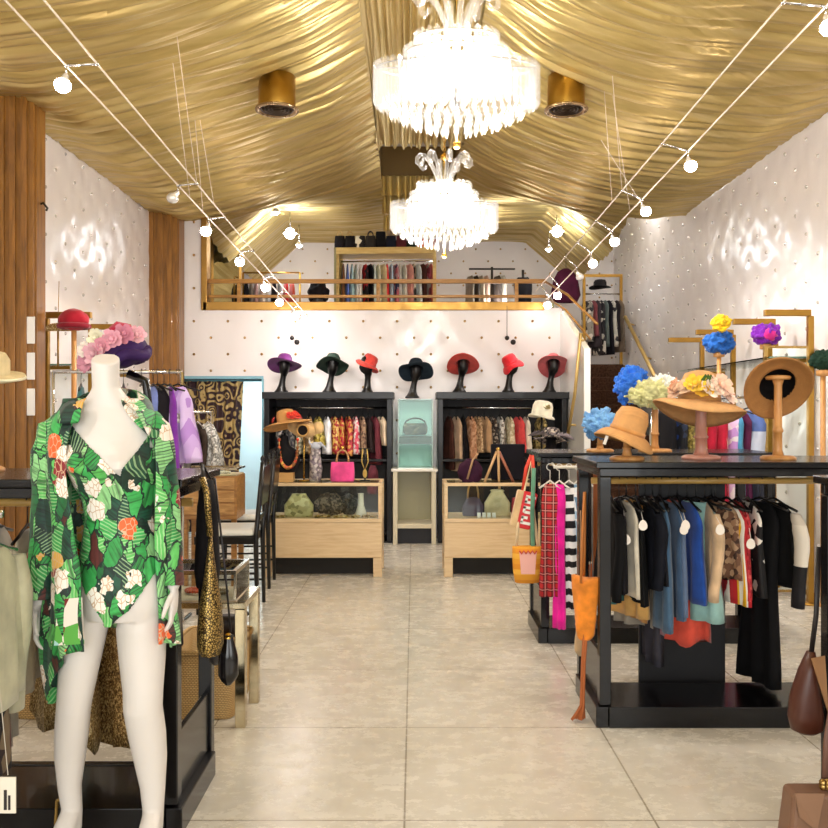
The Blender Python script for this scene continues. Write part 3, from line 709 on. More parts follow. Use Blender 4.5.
# ================================================================== HATS
def hat_mb(rc, hc, rb, wave=0., nwave=3, droop=.0, thick=.006, seed=0, crease=0., tiltb=0., oval=1.15):
    """crown and brim in one lathe with a wavy brim"""
    prof = [(.001, hc), (rc * .45, hc * .99), (rc * .8, hc * .9), (rc * .97, hc * .6), (rc, .0)]
    nb = 6
    for i in range(1, nb + 1): t = i / nb; prof.append((rc + (rb - rc) * t, -droop * t * t))
    prof += [(rb - .004, -droop - thick)]
    for i in range(nb - 1, -1, -1): t = i / nb; prof.append((rc - .004 + (rb - rc) * t, -droop * t * t - thick))
    prof += [(rc * .96, hc * .58), (rc * .77, hc * .86), (.001, hc * .94)]
    def fn(p, a):
        r = sqrt(p.x**2 + p.y**2); t = max(0, (r - rc) / max(1e-4, rb - rc))
        z = p.z + wave * t * sin(nwave * a + seed) + tiltb * t * cos(a)
        if p.z > hc * .55: z -= crease * exp(-(p.y / (rc * .3)) ** 2)
        return (p.x, p.y * oval if t < .01 else p.y * (1 + (oval - 1)), z)
    return MB().lathe(prof, seg=40, fn=fn)
def band_mb(rc, z0=.004, z1=.03, oval=1.15): return MB().lathe([(rc * 1.0, z0), (rc * 1.03, z0), (rc * 1.02, z1), (rc * .99, z1)], seg=32, fn=lambda p, a: (p.x, p.y * oval, p.z))
def flower_mb(c, r, seed=0, petals=9, n=(0, -.8, .6)):
    """rosette of layered petals facing along n"""
    b = MB(); rr = random.Random(seed); M = Vector((0, 0, 1)).rotation_difference(Vector(n).normalized()).to_matrix().to_4x4(); M.translation = Vector(c)
    for lay in range(3):
        m = petals - 2 * lay
        for k in range(m):
            a = 2*pi*k/m + lay * .7 + rr.uniform(-.15, .15); q = r * (1 - .28 * lay) * rr.uniform(.85, 1.1)
            d = Vector((cos(a), sin(a), .25 + .55 * lay)).normalized(); e = Vector((-sin(a), cos(a), 0)); u = d.cross(e)
            pts = [M @ (d * q * s + e * q * w + u * q * h) for s, w, h in ((.1, 0, 0), (.55, .36, -.1), (1, .24, .06), (1.06, 0, .0), (1, -.24, .06), (.55, -.36, -.1))]
            b.add(pts, [(0, 1, 2, 3), (0, 3, 4, 5)], True)
    b.ball(M @ Vector((0, 0, r * .25)), r * .26, 8); return b
def wood_stand(label, loc, h, mat, rtop=.055, rbase=.085, post=.019, top_bar=False):
    r = thing('hat_stand', label, 'hat stand', loc, 0, 'wooden hat stands')
    MB().lathe([(.001, 0), (rbase, 0), (rbase, .012), (rbase * .85, .02), (.001, .022)], seg=28).build('base', mat, r)
    MB().lathe([(post * 1.4, .02), (post, .05), (post, h * .32), (post * 1.25, h * .33), (post * 1.25, h * .36), (post, h * .38), (post * .95, h - .05), (post * 1.4, h - .02)], seg=16, cap=True).build('post', mat, r)
    MB().lathe([(.001, h - .022), (rtop * .9, h - .02), (rtop, h - .008), (rtop * .85, h), (.001, h + .004)], seg=24).build('cap', mat, r)
    return r
STW = wood('#b5793c', '#d7a263', .45, (8, 8, 1.5)); STP = wood('#a8705e', '#c08a76', .45, (8, 8, 1.5))
STRAW = lambda c: stripes_straw(c)
@cached
def stripes_straw(c):
    t = NT('woven straw'); w = t.n('ShaderNodeTexWave', Scale=42., Distortion=1., _wave_type='RINGS', _rings_direction='Z'); t.l(t.obj(), w.inputs['Vector'])
    n = t.n('ShaderNodeTexNoise', Scale=24., Detail=4.); t.l(t.obj(), n.inputs['Vector'])
    a = lin(c); r = t.ramp([(.25, tuple(v * .78 for v in a[:3]) + (1,)), (.75, a)]); t.l(n.outputs['Fac'], r.inputs['Fac']); t.l(r.outputs[0], t.b.inputs['Base Color'])
    t.bump(w.outputs['Fac'], .3, .004); t.set(Roughness=.8); return t.m
T1 = 1.262
# straw cloche on its stand
p = at(627, 459, 4.22)
wood_stand('wooden hat stand under the straw cloche at the rack corner', (p[0], 4.22, T1), .17, STW)
h = thing('straw_hat', 'tan straw cloche with a tilted brim at the left end of the front right rack', 'hat', (p[0] + .0, 4.22, T1 + .135), 0, None, rot=(.05, .33, 0))
hat_mb(.085, .135, .15, .012, 2, .05, crease=.01, oval=1.1).build('crown_and_brim', stripes_straw('#d29a5c'), h); band_mb(.087, .0, .02, 1.1).build('hat_band', fab('#c98f50'), h)
b = MB().box((-.115, -.09, -.09), (-.1, -.088, -.045)); b.build('paper_tag', TAGM, h)
# large floral straw hat
p = at(701, 459, 4.3)
wood_stand('pinkish wooden stand with a thick post under the flowered straw hat', (p[0], 4.3, T1), .32, STP, post=.028, rbase=.095)
h = thing('straw_hat', 'wide tan straw hat heaped with yellow and pink flowers, on the tallest pinkish stand', 'hat', (p[0] - .01, 4.3, T1 + .285), 0, None, rot=(-.12, .10, 0))
hat_mb(.10, .16, .225, .03, 2, .05, seed=2.2, oval=1.1, tiltb=-.02).build('crown_and_brim', stripes_straw('#d9a468'), h)
band_mb(.102, 0, .03, 1.1).build('hat_band', fab('#b9884a'), h)
for k, (a, c, r) in enumerate(((200, '#e7b896', .05), (222, '#efc8a4', .045), (240, '#f0c23c', .05), (256, '#e8b028', .045), (272, '#f2d9c4', .055), (292, '#ecc0a8', .06), (312, '#f0cbb8', .06), (332, '#e8b59c', .05), (184, '#e3a884', .04), (352, '#e6c0a8', .045))):
    q = radians(a); flower_mb((.135 * cos(q), .15 * sin(q), .04 + .014 * (k % 3)), r * 1.1, k, 9, (cos(q), sin(q), .45)).build('flower', fab(c), h)
b = MB()
for k, a in enumerate((262, 268, 256)): q = radians(a); b.add([Vector((.12*cos(q), .13*sin(q), .06)) + Vector(v) for v in ((0, -.02, 0), (.02, -.03, .03), (0, -.03, .06), (-.02, -.03, .03))], [(0, 1, 2, 3)])
b.build('leaf', fab('#4d6a2c'), h, mods=[SOL()])
# brown felt hat showing its dark lining
p = at(778, 461, 4.25)
wood_stand('turned wooden stand under the tilted brown hat', (p[0], 4.25, T1), .42, STW, post=.02, rtop=.062)
h = thing('felt_hat', 'brown felt hat tilted back to show its black lining, on a turned stand', 'hat', (p[0] + .005, 4.27, T1 + .375), 0, None, rot=(-1.0, .32, 0))
hat_mb(.088, .115, .162, .014, 2, .035, seed=1., oval=1.1).build('crown_and_brim', stripes_straw('#a8743c'), h)
MB().lathe([(.0845, -.004), (.081, .07), (.056, .096), (.001, .102)], seg=28, fn=lambda q, a: (q.x, q.y * 1.1, q.z)).build('lining', fab('#14100e'), h)
# ruffled blue hat and blue/cream one on the second rack
def ruffle_hat(label, loc, parts, rot=(0, 0, 0)):
    r = thing('ruffled_hat', label, 'hat', loc, 0, None, rot=rot)
    for i, (c, rr, sc, m, s) in enumerate(parts):
        MB().ball(c, rr, 36, sc, .28, s).build('ruffle', m, r, mods=[SUB(2), ('DISPLACE', dict(strength=.075, texture=TEX, mid_level=.5))])
    return r
TEX = bpy.data.textures.new('crumple', 'CLOUDS'); TEX.noise_scale = .035
T2 = 1.235; Y = 5.68
p = at(600, 452, Y); wood_stand('small wooden stand under the light blue ruffled hat', (p[0], Y, T2), .15, STW, rbase=.09)
ruffle_hat('light blue crumpled fabric hat at the left end of the second right rack', (p[0], Y, T2 + .19), [((0, 0, 0), .105, (1, .9, .85), fab('#7db4ea'), 1), ((-.02, -.02, -.05), .09, (1, .9, .5), fab('#5d8fc0'), 4)])
p = at(655, 452, Y); wood_stand('tall thin wooden stand under the blue and cream ruffled hat', (p[0], Y, T2), .34, STW, post=.022, rbase=.11)
ruffle_hat('hat with bright blue ruffles and a cream-green flowered brim on a tall stand', (p[0] - .05, Y, T2 + .42), [((-.1, .02, .03), .12, (.9, .9, 1), fab('#2f73dc'), 2), ((0, -.04, -.03), .13, (1.1, .8, .7), fab('#d7d59a'), 3), ((.09, -.02, .03), .1, (1.2, .8, .5), fab('#e8efe2'), 7)])

# ================================================================== BAGS ON THE RIGHT
def strap(pts, r=.008, flat=.5): return MB().tube(pts, r, 8, True, flat)
def pouch_mb(w, d, h, sag=.2, seed=0, top=.6, n=24):
    b = MB(); R = []
    for i in range(11):
        t = i / 10; q = (top + (1 - top) * smooth(0, .5, t)) * (1 - .75 * smooth(.8, 1.0, t) ** 1.5)
        R.append([(w/2 * q * cos(2*pi*k/n) * (1 + .05 * sin(5 * 2*pi*k/n + seed) * t), d/2 * q * sin(2*pi*k/n) * (1 + .1 * sin(7 * 2*pi*k/n + seed)), -h * t) for k in range(n)])
    return b.rings(R)
ORANGE = fab('#e08428', .8, .3, 14.)
# orange slouchy bag with long fringe on the aisle end of the front right rack
xs = .835
r = thing('fringed_bag', 'orange fringed cloth bag hanging on the aisle end of the front right rack', 'bag', (xs, 4.14, Z(592, 4.14)))
b = MB(); R = []
for i in range(13):
    t = i / 12; wz = .07 * (1 - .45 * t) * (1 if t < .95 else .4)
    R.append([(.045 * (1 - .3 * t) * cos(2*pi*k/20) * (1 + .12 * sin(4*2*pi*k/20 + 5*t)), wz * 1.15 * sin(2*pi*k/20) * (1 + .1 * sin(6*2*pi*k/20)), .03 * sin(2*pi*k/20)**2 * (1 - t) - .30 * t + .06) for k in range(20)])
b.rings(R).build('pouch', ORANGE, r, mods=[SUB(1), ('DISPLACE', dict(strength=.012, texture=TEX))], rot=(0, 0, .9))
MB().tube([(-.03, -.04, .05), (-.02, -.01, .2), (-.005, .0, Z(492, 4.14) - Z(592, 4.14))], .007, 6).tube([(.0, .04, .05), (.0, .02, .2), (-.002, .005, Z(492, 4.14) - Z(592, 4.14))], .007, 6).build('strap', plain('#b06a2a', .6), r)
b = MB()
zf = .015 - Z(592, 4.14); zb = .0
for k in range(9):
    x0, y0 = rnd.uniform(-.02, .015), rnd.uniform(-.03, .01)
    b.tube([(x0 * .6, y0, -.2), (x0 * .5 - .01, y0, -.34), (x0 * .6 - .015, y0, zf + .06), (x0 * 2.5 - .03, y0 - .02, zf)], .007, 5)
b.build('fringe', plain('#a85c2c', .8), r)
r2 = thing('cloth_pouch', 'small beige pouch tip hanging below the orange fringed bag', 'bag', (xs + .0, 4.26, Z(630, 4.26))); pouch_mb(.06, .05, .13, top=.8).build('pouch', fab('#b59a76'), r2); strap([(0, 0, 0), (0, 0, .6)], .004).build('strap', plain('#8a6a4a', .6), r2)
# beaded straps / belts between the racks
for k, (x, c, L, lb) in enumerate(((590, '#b8642e', .55, 'tan leather belt hanging nearest the front right rack post'), (584, '#3a2a22', .5, 'dark beaded belt hanging behind the tan leather belt'), (597, '#8a4a24', .45, 'brown leather belt hanging right of the tan one'))):
    Y = 4.655; p = at(x + 5, 470, Y); tag(MB().box((-.011, -.003, -L), (.011, .003, 0)).tube([(0, 0, -.005), (0, .0, .02), (0, .03, .03)], .003, 5).build('belt', plain(c, .55), None, (p[0], 4.648, p[2]), rot=(0, 0, pi + .1)), lb, 'belt', 'belts between the right racks')
# red and orange bags on the aisle end of the second rack
Y = 5.5; xw = .765
p = at(524, 507, Y)
r = thing('shoulder_bag', 'red shoulder bag with bold white lettering on the aisle end of the second right rack', 'bag', (xw - .04, Y, p[2]))
rotb = Matrix.Rotation(.22, 4, 'Y')
MB().box((-.075, -.03, -.14), (.055, .03, .10), rotb).build('body', plain('#d3222a', .5), r, mods=[BEV(.015, 3)])
b = MB().box((-.078, -.033, -.14), (-.035, .033, .10), rotb); b.build('side_panel', fab('#d9b98a'), r, mods=[BEV(.01, 2)])
b = MB()
for z, w0, w1 in ((.07, -.02, .045), (.035, -.02, .03), (0, -.02, .045), (-.03, -.01, .045), (-.065, -.02, .02), (-.1, -.02, .045)): b.box((w0, -.0345, z - .009), (w1, -.0315, z + .009), rotb)
for z in (.05, -.015, -.08): b.box((-.02, -.0345, z - .02), (-.005, -.0315, z + .02), rotb)
b.build('lettering', plain('#f6f1e8', .5), r)
strap([(-.02, 0, .1), (.0, 0, .25), (.035, .0, .335)], .012).tube([(.05, 0, .1), (.05, 0, .2), (.04, 0, .335)], .012, 8, True, .5).build('strap', plain('#d8402a', .5), r)
p = at(527, 562, Y)
r = thing('shoulder_bag', 'yellow-orange bag with a pink scalloped panel, hanging under the red bag', 'bag', (xw - .04, Y - .05, p[2]))
MB().rings([[(.095 * s * cos(2*pi*k/24), .04 * s2 * sin(2*pi*k/24), z) for k in range(24)] for s, s2, z in ((1, 1, .11), (1, 1, .04), (.95, 1.1, -.05), (.82, .9, -.12), (.7, .5, -.125))]).build('body', stripes(('#e7a02c', '#eeb23e', '#dd8f22'), .1, 2), r)
b = MB(); zz = [(-.055 + .11 * i / 8, .085 - (.02 if i % 2 else 0)) for i in range(9)]
b.add([(x, -.045, z) for x, z in zz] + [(x * .8, -.046, -.06) for x, z in zz], [(i + 9, i + 10, i + 1, i) for i in range(8)]); b.build('panel', plain('#efb4a8', .6), r, mods=[SOL(.004)])
MB().tube([(x, -.05, z + .004) for x, z in zz], .005, 5).build('scallop_trim', plain('#c4302c', .6), r)
strap([(-.07, 0, .1), (-.05, .03, .3), (.03, .045, Z(462, Y) - Z(562, Y)), (.05, .04, .3), (.07, 0, .1)], .01).build('strap', fab('#e3cda4'), r)
tag(strap([(0, 0, 0), (-.012, -.01, -.3), (-.005, 0, -.55), (.012, -.01, -.72)], .014, .4).build('scarf', fab('#5f8f74'), None, (.77, 5.46, Z(468, 5.46)), ), 'narrow green scarf hanging beside the red bag on the rack end', 'scarf')
# brown bags at the right edge
p = at(812, 690, 3.22)
r = thing('leather_bag', 'brown leather bag hanging on the post of the rack at the right edge', 'bag', (1.46, 3.17, p[2]))
MB().rings([[(x0 + w * cos(2*pi*k/20), .05 * s * sin(2*pi*k/20), z) for k in range(20)] for x0, w, s, z in ((.02, .015, .4, .16), (.01, .035, .8, .09), (0, .055, 1, 0), (.0, .065, 1, -.08), (.005, .058, .9, -.13), (.01, .03, .5, -.145))]).build('body', plain('#4e2618', .4), r)
b = MB().add([(-.005, -.056, .15), (.045, -.056, .16), (.055, -.062, -.05)], [(0, 1, 2)]); b.build('flap', plain('#9a7048', .5), r, mods=[SOL(.006)])
strap([(.02, 0, .14), (.035, -.01, .3), (.05, .0, .55)], .01).build('strap', plain('#1b1414', .5), r)
p = at(806, 805, 2.92)
r = thing('leather_bag', 'taupe leather handbag at the bottom right corner, its strap running up', 'bag', (X(815, 2.92), 2.95, Z(812, 2.92) - .05))
b = MB(); b.rings([[(x, y * s, z) for x, y in ((-w, -.05), (-w, .05), (.15, .05), (.15, -.05))] for w, s, z in ((.08, 1, .12), (.105, 1.2, -.12))], smooth=False); b.build('body', plain('#7e5c46', .45), r, mods=[BEV(.018, 3)])
b = MB().add([(-.08, -.055, .125), (.02, -.055, .125), (-.01, -.064, .0), (-.07, -.064, .05)], [(0, 1, 2, 3)]); b.build('flap', plain('#8e6a50', .45), r, mods=[SOL(.006)])
strap([(.04, -.02, .12), (.05, -.02, .3), (.1, .0, .55), (.14, .05, .8)], .016, .4).build('strap', plain('#6e4e40', .5), r)
b = MB()
for k in range(5): b.ball((.02 + .017 * (k % 3), -.045, .145 + .012 * (k % 2)), .014, 8)
b.build('charm', metal('#a98a52', .3), r)
b = MB()
for k in range(14): b.ball((.085 + .022 * (k % 4), -.07 - .01 * (k % 2), .16 - .03 * (k // 4)), .016, 8)
b.build('beads', metal('#b8893c', .35), r)
# ================================================================== RIGHT WALL
GB = metal('#a8813c', .4, .2)
def brass_frame(side, Yp, label, bar=.36, h=2.25):
    x = (2.94 if side < 0 else 3.1) * side; r = thing('brass_display_frame', label, 'display frame', (x, Yp, 0), 0, 'brass display frames')
    s = .022; inn = -side
    MB().box((-s, -s, 0), (s, s, h)).build('post', GB, r, mods=[BEV()])
    MB().box((min(0, inn * bar), -s, h), (max(0, inn * bar), s, h + .05)).build('top_bar', GB, r, mods=[BEV()])
    MB().box((inn * bar - s, -s + .001, h - .09), (inn * bar + s, s - .001, h - .001)).build('bar_end', GB, r, mods=[BEV()]) if False else None
    MB().lathe([(.001, 0), (.09, 0), (.09, .012), (.001, .015)], seg=20).build('foot', GB, r)
    return r
for px, Yp, lb in ((702, 9.15, 'brass L-shaped display frame farthest back on the right wall'), (733, 8.26, 'brass L-shaped display frame second from the back on the right, beside the blue hat'), (775, 7.3, 'brass L-shaped display frame with the purple hat in front of it'), (810, 6.65, 'brass L-shaped display frame nearest on the right, above the tall mirror')): brass_frame(1, Yp, lb)
for Yp, lb in ((6.8, 'brass L-shaped display frame on the left wall nearest the brown pilaster'), (7.74, 'brass L-shaped display frame on the left wall behind the flowered hat')): brass_frame(-1, Yp, lb)
def shelf(label, x0, x1, y0, y1, z, grp):
    r = thing('glass_shelf', label, 'shelf', ((x0 + x1) / 2, (y0 + y1) / 2, z), 0, grp); w, d = (x1 - x0) / 2, (y1 - y0) / 2
    MB().box((-w, -d, 0), (w, d, .01)).build('pane', glass('#f6fcfa', .05, .02, 1.06), r); MB().box((-w, -d - .004, -.001), (w, -d, .011)).build('edge', plain('#6f8f80', .2), r)
    b = MB()
    s = 1 if x1 > 0 else -1
    for y in (-d + .1, d - .1): b.box((s * w, y - .01, -.03), (-s * w * .3, y + .01, -.001))
    b.build('bracket', GB, r)
shelf('long glass shelf along the right wall under the brass frames', 2.82, 3.29, 6.75, 9.1, 1.93, 'wall shelves'); shelf('long glass shelf along the left wall by the brass frames', -3.08, -2.7, 6.9, 8.6, 1.88, 'wall shelves')
def flat_hat(label, p, c1, c2=None, r=.13, rot=(0, 0, 0)):
    h = thing('felt_hat', label, 'hat', p, 0, 'coloured hats on the right wall', rot=rot)
    MB().ball((0, 0, 0), r, 26, (1, .9, .75), .35, r * 31 + p[0]).build('crown', fab(c1), h, mods=[SUB(2), ('DISPLACE', dict(strength=.06, texture=TEX, mid_level=.5))])
    if c2: MB().ball((.0, -r * .75, -.01), r * .45, 16, (1, .5, .9), .4, 3).build('rosette', fab(c2), h)
    return h
def pole_stand(label, p, z0, mat, foot=.08):
    r = thing('hat_stand', label, 'hat stand', (p[0], p[1], z0), 0, 'tall wooden hat stands by the walls'); h = p[2] - z0
    MB().lathe([(.001, 0), (foot, 0), (foot, .012), (.001, .02)], seg=18).build('base', mat, r); MB().cyl((0, 0, .015), (0, 0, h), .02, 10).build('post', mat, r)
    MB().lathe([(.001, h - .05), (.05, h - .04), (.05, h), (.001, h + .01)], seg=14).build('cap', mat, r)
Yh = 7.75
p = at(721, 323, Yh); flat_hat('yellow rosette hat hanging at the end of a brass bar on the right wall', (p[0], Yh, p[2]), '#f0c21c', '#c89a10', .085, (1.2, 0, 0))
p = at(719, 346, 7.9); pole_stand('wooden pole stand under the deep blue hat on the right', (p[0], 7.9, p[2] - .06), 0, STW); flat_hat('deep blue crumpled hat on a wooden pole under the yellow one', (p[0], 7.9, p[2] + .03), '#1f5fb0', None, .14)
p = at(766, 337, 7.1); pole_stand('wooden pole stand under the purple and magenta hat', (p[0], 7.1, p[2] - .06), 0, STW); flat_hat('purple and magenta crumpled hat on a wooden pole before the mirror', (p[0], 7.1, p[2] + .02), '#7a1fa8', '#d02a8a', .12)
p = at(823, 364, 6.6); pole_stand('wooden pole stand at the right edge under the dark green hat', (min(p[0], 3.2), 6.6, p[2] - .05), 0, STW); flat_hat('dark green hat at the right edge beside the tall mirror', (min(p[0], 3.2), 6.6, p[2] + .03), '#1f3a2c', None, .1)
# tall standing mirror in a thin gilt frame
Ym = 7.0; x0, x1 = X(767, Ym), X(817, Ym); zt = Z(346, Ym)
r = thing('standing_mirror', 'tall gilt-framed mirror behind the front right rack', 'mirror', ((x0 + x1) / 2, Ym, 0), 0); w = (x1 - x0) / 2; r.rotation_euler[2] = .06; w = min(w, .205); r.location[0] = 3.09 - .01
b = MB()
for a, c in (((-w, -.02, .02), (-w + .02, .02, zt)), ((w - .02, -.02, .02), (w, .02, zt)), ((-w + .02, -.02, zt - .02), (w - .02, .02, zt)), ((-w + .02, -.02, .02), (w - .02, .02, .04))): b.box(a, c)
b.build('frame', metal('#b99a5c', .3), r, mods=[BEV(.003)])
MB().box((-w + .02, -.012, .04), (w - .02, .01, zt - .02)).build('glass', plain('#e8efea', .03, 1.), r); b = MB()
for s in (-1, 1): b.box((s * w * .8 - .02, -.12, 0), (s * w * .8 + .02, .12, .02))
b.build('foot', metal('#7a6238', .4), r)
# small colour photos tucked in the mirror head
# low clothes rail behind the racks with its clothes
def rail(label, x0, x1, y, z, mat=None, grp='free-standing clothes rails', foot=.22):
    r = thing('clothes_rail', label, 'clothes rail', ((x0 + x1) / 2, y, 0), 0, grp); w = (x1 - x0) / 2; m = mat or CHROME
    MB().cyl((-w, 0, z), (w, 0, z), .012, 10).build('bar', m, r)
    for s in (-1, 1):
        MB().cyl((s * w, 0, .03), (s * w, 0, z), .014, 10).build('post', m, r); MB().cyl((s * w, -foot, .02), (s * w, foot, .02), .016, 8).build('foot', m, r)
    return r
rail('chrome clothes rail behind the second right rack, with red and lilac clothes', X(657, 7.05), X(764, 7.05) - .01, 7.05, 1.62)
G3 = 'clothes on the rail behind the right racks'
for i, (x, nm, ds, cat, L, m, d, kw) in enumerate((
 (664, 'dress', 'black dress at the left end', 'dress', .85, fab('#131217'), .04, {}),
 (673, 'blouse', 'dark navy blouse with bright blue print', 'top', .8, pattern(('#10131c', '#10131c', '#1d3f86', '#27314a'), 20.), .035, {}),
 (682, 'dress', 'olive and gold sequinned dress', 'dress', .95, pattern(('#8a7a3c', '#5c4f24', '#b8a45c'), 60., .4), .04, {}),
 (692, 'blouse', 'yellow and cream printed blouse', 'top', .55, pattern(('#e8c84a', '#f2e6c0', '#d9a23a'), 25.), .035, {}),
 (701, 'dress', 'crimson dress behind the pinkish stand post', 'dress', 1., fab('#b51a38'), .045, {}),
 (714, 'dress', 'scarlet dress with a white tag', 'dress', 1., fab('#c31d3c'), .05, dict(tagged=.3)),
 (724, 'blouse', 'white and lilac printed blouse', 'top', .8, pattern(('#f2ecf4', '#c89adf', '#f2ecf4', '#e6c8ee'), 18.), .04, {}),
 (731, 'dress', 'turquoise blue dress beside the lilac blouse', 'dress', .7, fab('#4d9ac4'), .035, {}),
 (737, 'dress', 'plum coloured dress', 'dress', .9, fab('#5c2448'), .03, {}),
 (748, 'skirt', 'navy suit with blue-white striped top', 'suit', 1.1, stripes(('#171c2c', '#171c2c', '#171c2c', '#1b2135', '#c9d4ea', '#5a73b4'), 1.7, 2), .09, {}))):
    garment(nm, ds + ', on the rail behind the right racks', cat, G3, (X(x, 7.05), 7.05, 1.62), rnd.uniform(.2, .6), L, seed=80 + i, mat=m, d=d, hgroup='hangers on the rail behind the right racks', w=.17, **kw)
# second rail with mixed clothes along the right wall, behind the tall mirror
rail('clothes rail by the right wall behind the tall mirror', 2.35, 3.2, 8.4, 1.5)
for i, (x, c, ds) in enumerate(((2.42, '#b9a88c', 'beige dress'), (2.52, '#2a2a30', 'charcoal dress'), (2.62, '#d8d0c4', 'cream dress'), (2.73, '#7a4a3c', 'rust brown dress'), (2.85, '#32405c', 'dark blue dress'))):
    garment('dress', ds + ' on the rail by the right wall, behind the standing mirror', 'dress', 'clothes by the right wall', (x, 8.4, 1.5), .2, .8, seed=100 + i, mat=fab(c), d=.035, hgroup='hangers by the right wall')
# brass hand rails of the stairs
HR = plain('#c9aa68', .35, .6)
r = thing('stair_handrail', 'brass handrail on the right wall beside the brown stairs', 'handrail', (XR - .1, 11.2, 0))
a = (0, 12.95 - 11.2, Z(317, 12.95)); c = (0, 11.1 - 11.2, Z(388, 11.1)); dd = Vector(c) - Vector(a)
MB().tube([Vector(a) + Vector((0, .25, .0)), a, Vector(a) + dd * 1.7], .028, 12).build('rail', HR, r)
b = MB()
for t in (.1, .6, 1.2): q = Vector(a) + dd * t; b.cyl(q, q + Vector((.09, 0, -.03)), .012, 8)
b.build('bracket', HR, r)
r = thing('stair_handrail', 'thin brass rail leaning along the white stair side wall', 'handrail', (1.75, 9.2, 0))
MB().tube([(.0, -.28, Z(333, 8.9)), (-.03, -.1, Z(395, 9.05)), (-.06, .15, Z(436, 9.3))], .018, 10).build('rail', HR, r); MB().cyl((0, -.27, Z(340, 8.9)), (.04, -.25, Z(340, 8.9)), .012, 8).cyl((-.055, .1, Z(425, 9.3)), (.02, .1, Z(425, 9.3)), .012, 8).build('bracket', HR, r)
# sale-floor chair legs seen low behind the right rack: black stools
for k, (x, lb) in enumerate(((790, 'black stool seen low through the front right rack, left one'), (806, 'black stool seen low through the front right rack, right one'))) if False else []: pass
# ================================================================== BACK WALL: CABINETS, SHOWCASES, HATS
CAB = plain('#0a080b', .35, 0, .35, .1)
YC = 9.72; YCB = 10.22
def cabinet(label, xa, xb):
    x0, x1 = X(xa, YC), X(xb, YC); H = Z(392, YC); w = (x1 - x0) / 2
    r = thing('wardrobe_cabinet', label, 'cabinet', ((x0 + x1) / 2, YC, 0), 0, 'open black wardrobe cabinets'); D = YCB - YC
    bx = lambda nm, a, b, m=CAB: MB().box(a, b).build(nm, m, r, mods=[BEV(.005)])
    for s in (-1, 1): bx('side_panel', (s * w, 0, .02), (s * (w - .06), D, H - .08))
    bx('cornice', (-w - .02, -.03, H - .079), (w + .02, D, H)); bx('back_panel', (-w + .061, D - .02, .02), (w - .061, D, H - .081), plain('#100d11', .6))
    bx('shelf', (-w + .061, .02, .93), (w - .061, D - .021, .96)); bx('plinth', (-w, .02, 0), (w, D, .019)); bx('shelf', (-w + .061, .02, .10), (w - .061, D - .021, .12)); bx('drop_front', (-w + .061, .3, .12), (w - .061, .32, .9), plain('#070608', .6))
    MB().cyl((-w + .05, D * .5, 1.55), (w - .05, D * .5, 1.55), .011, 10).build('clothes_rail', CHROME, r)
    return r
cabinet('open black wardrobe cabinet on the left of the back wall', 264, 392); cabinet('open black wardrobe cabinet on the right of the back wall', 438, 567)
YG = YC + .25
def cab_row(items, where, grp, z=1.55):
    for i, (x, nm, ds, L, m) in enumerate(items):
        garment(nm, ds + ', in the %s back cabinet' % where, {'gown': 'dress', 'shirt': 'shirt', 'scarf': 'scarf', 'skirt': 'skirt'}.get(nm, nm), grp, (X(x, YG), YG, z), rnd.uniform(.1, .5), L, w=.16, d=.034, mat=m, seed=120 + i + int(x), hang=False, fold=.5, neck=.05)
        hanger((X(x, YG), YG, z), 0, 'hanger of the %s, in the %s back cabinet' % (ds, where), 'hangers in the back cabinets', span=.13)
cab_row([
 (281, 'shirt', 'black and white shirt leftmost', .42, pattern(('#2a2830', '#a9a49c', '#18161c'), 30.)),
 (290, 'dress', 'dark grey dress with pale print', .46, pattern(('#3a3a3e', '#77736c', '#25232a'), 30.)),
 (300, 'shirt', 'grey-green printed shirt', .44, pattern(('#9c9880', '#5e5c48', '#c4bea4'), 34.)),
 (309, 'dress', 'tan printed dress', .44, pattern(('#a88a60', '#d8c49a', '#6e5636'), 34.)),
 (318, 'shirt', 'yellow-olive scarf shirt', .34, pattern(('#b5a03c', '#d8c46a', '#7a6a28'), 30.)),
 (327, 'gown', 'white gown widening downwards', .44, fab('#e8ecf4')),
 (334, 'gown', 'gold and red brocade gown', .44, pattern(('#a8232c', '#c8a04c', '#8c1822', '#d8b46a'), 40., .5)),
 (341, 'gown', 'deep red and gold gown', .44, pattern(('#9c1826', '#b5283a', '#c49a48'), 40., .5)),
 (348, 'gown', 'crimson gown with golden top', .46, pattern(('#b02234', '#8c1626', '#d0964c'), 36., .5)),
 (355, 'gown', 'pink and white printed gown', .44, pattern(('#d86a78', '#f0e4dc', '#c23a52', '#e8d0c8'), 30.)),
 (362, 'dress', 'taupe dress with dark dots', .44, pattern(('#8a6c56', '#5c4436', '#a08468'), 40.)),
 (368, 'dress', 'very dark brown dress', .42, fab('#2c1f1f')),
 (374, 'gown', 'long burgundy velvet gown', .56, fab('#6d2f38')),
 (381, 'dress', 'cream pointed tunic rightmost', .34, fab('#e6cfae'))], 'left', 'clothes in the left back cabinet')
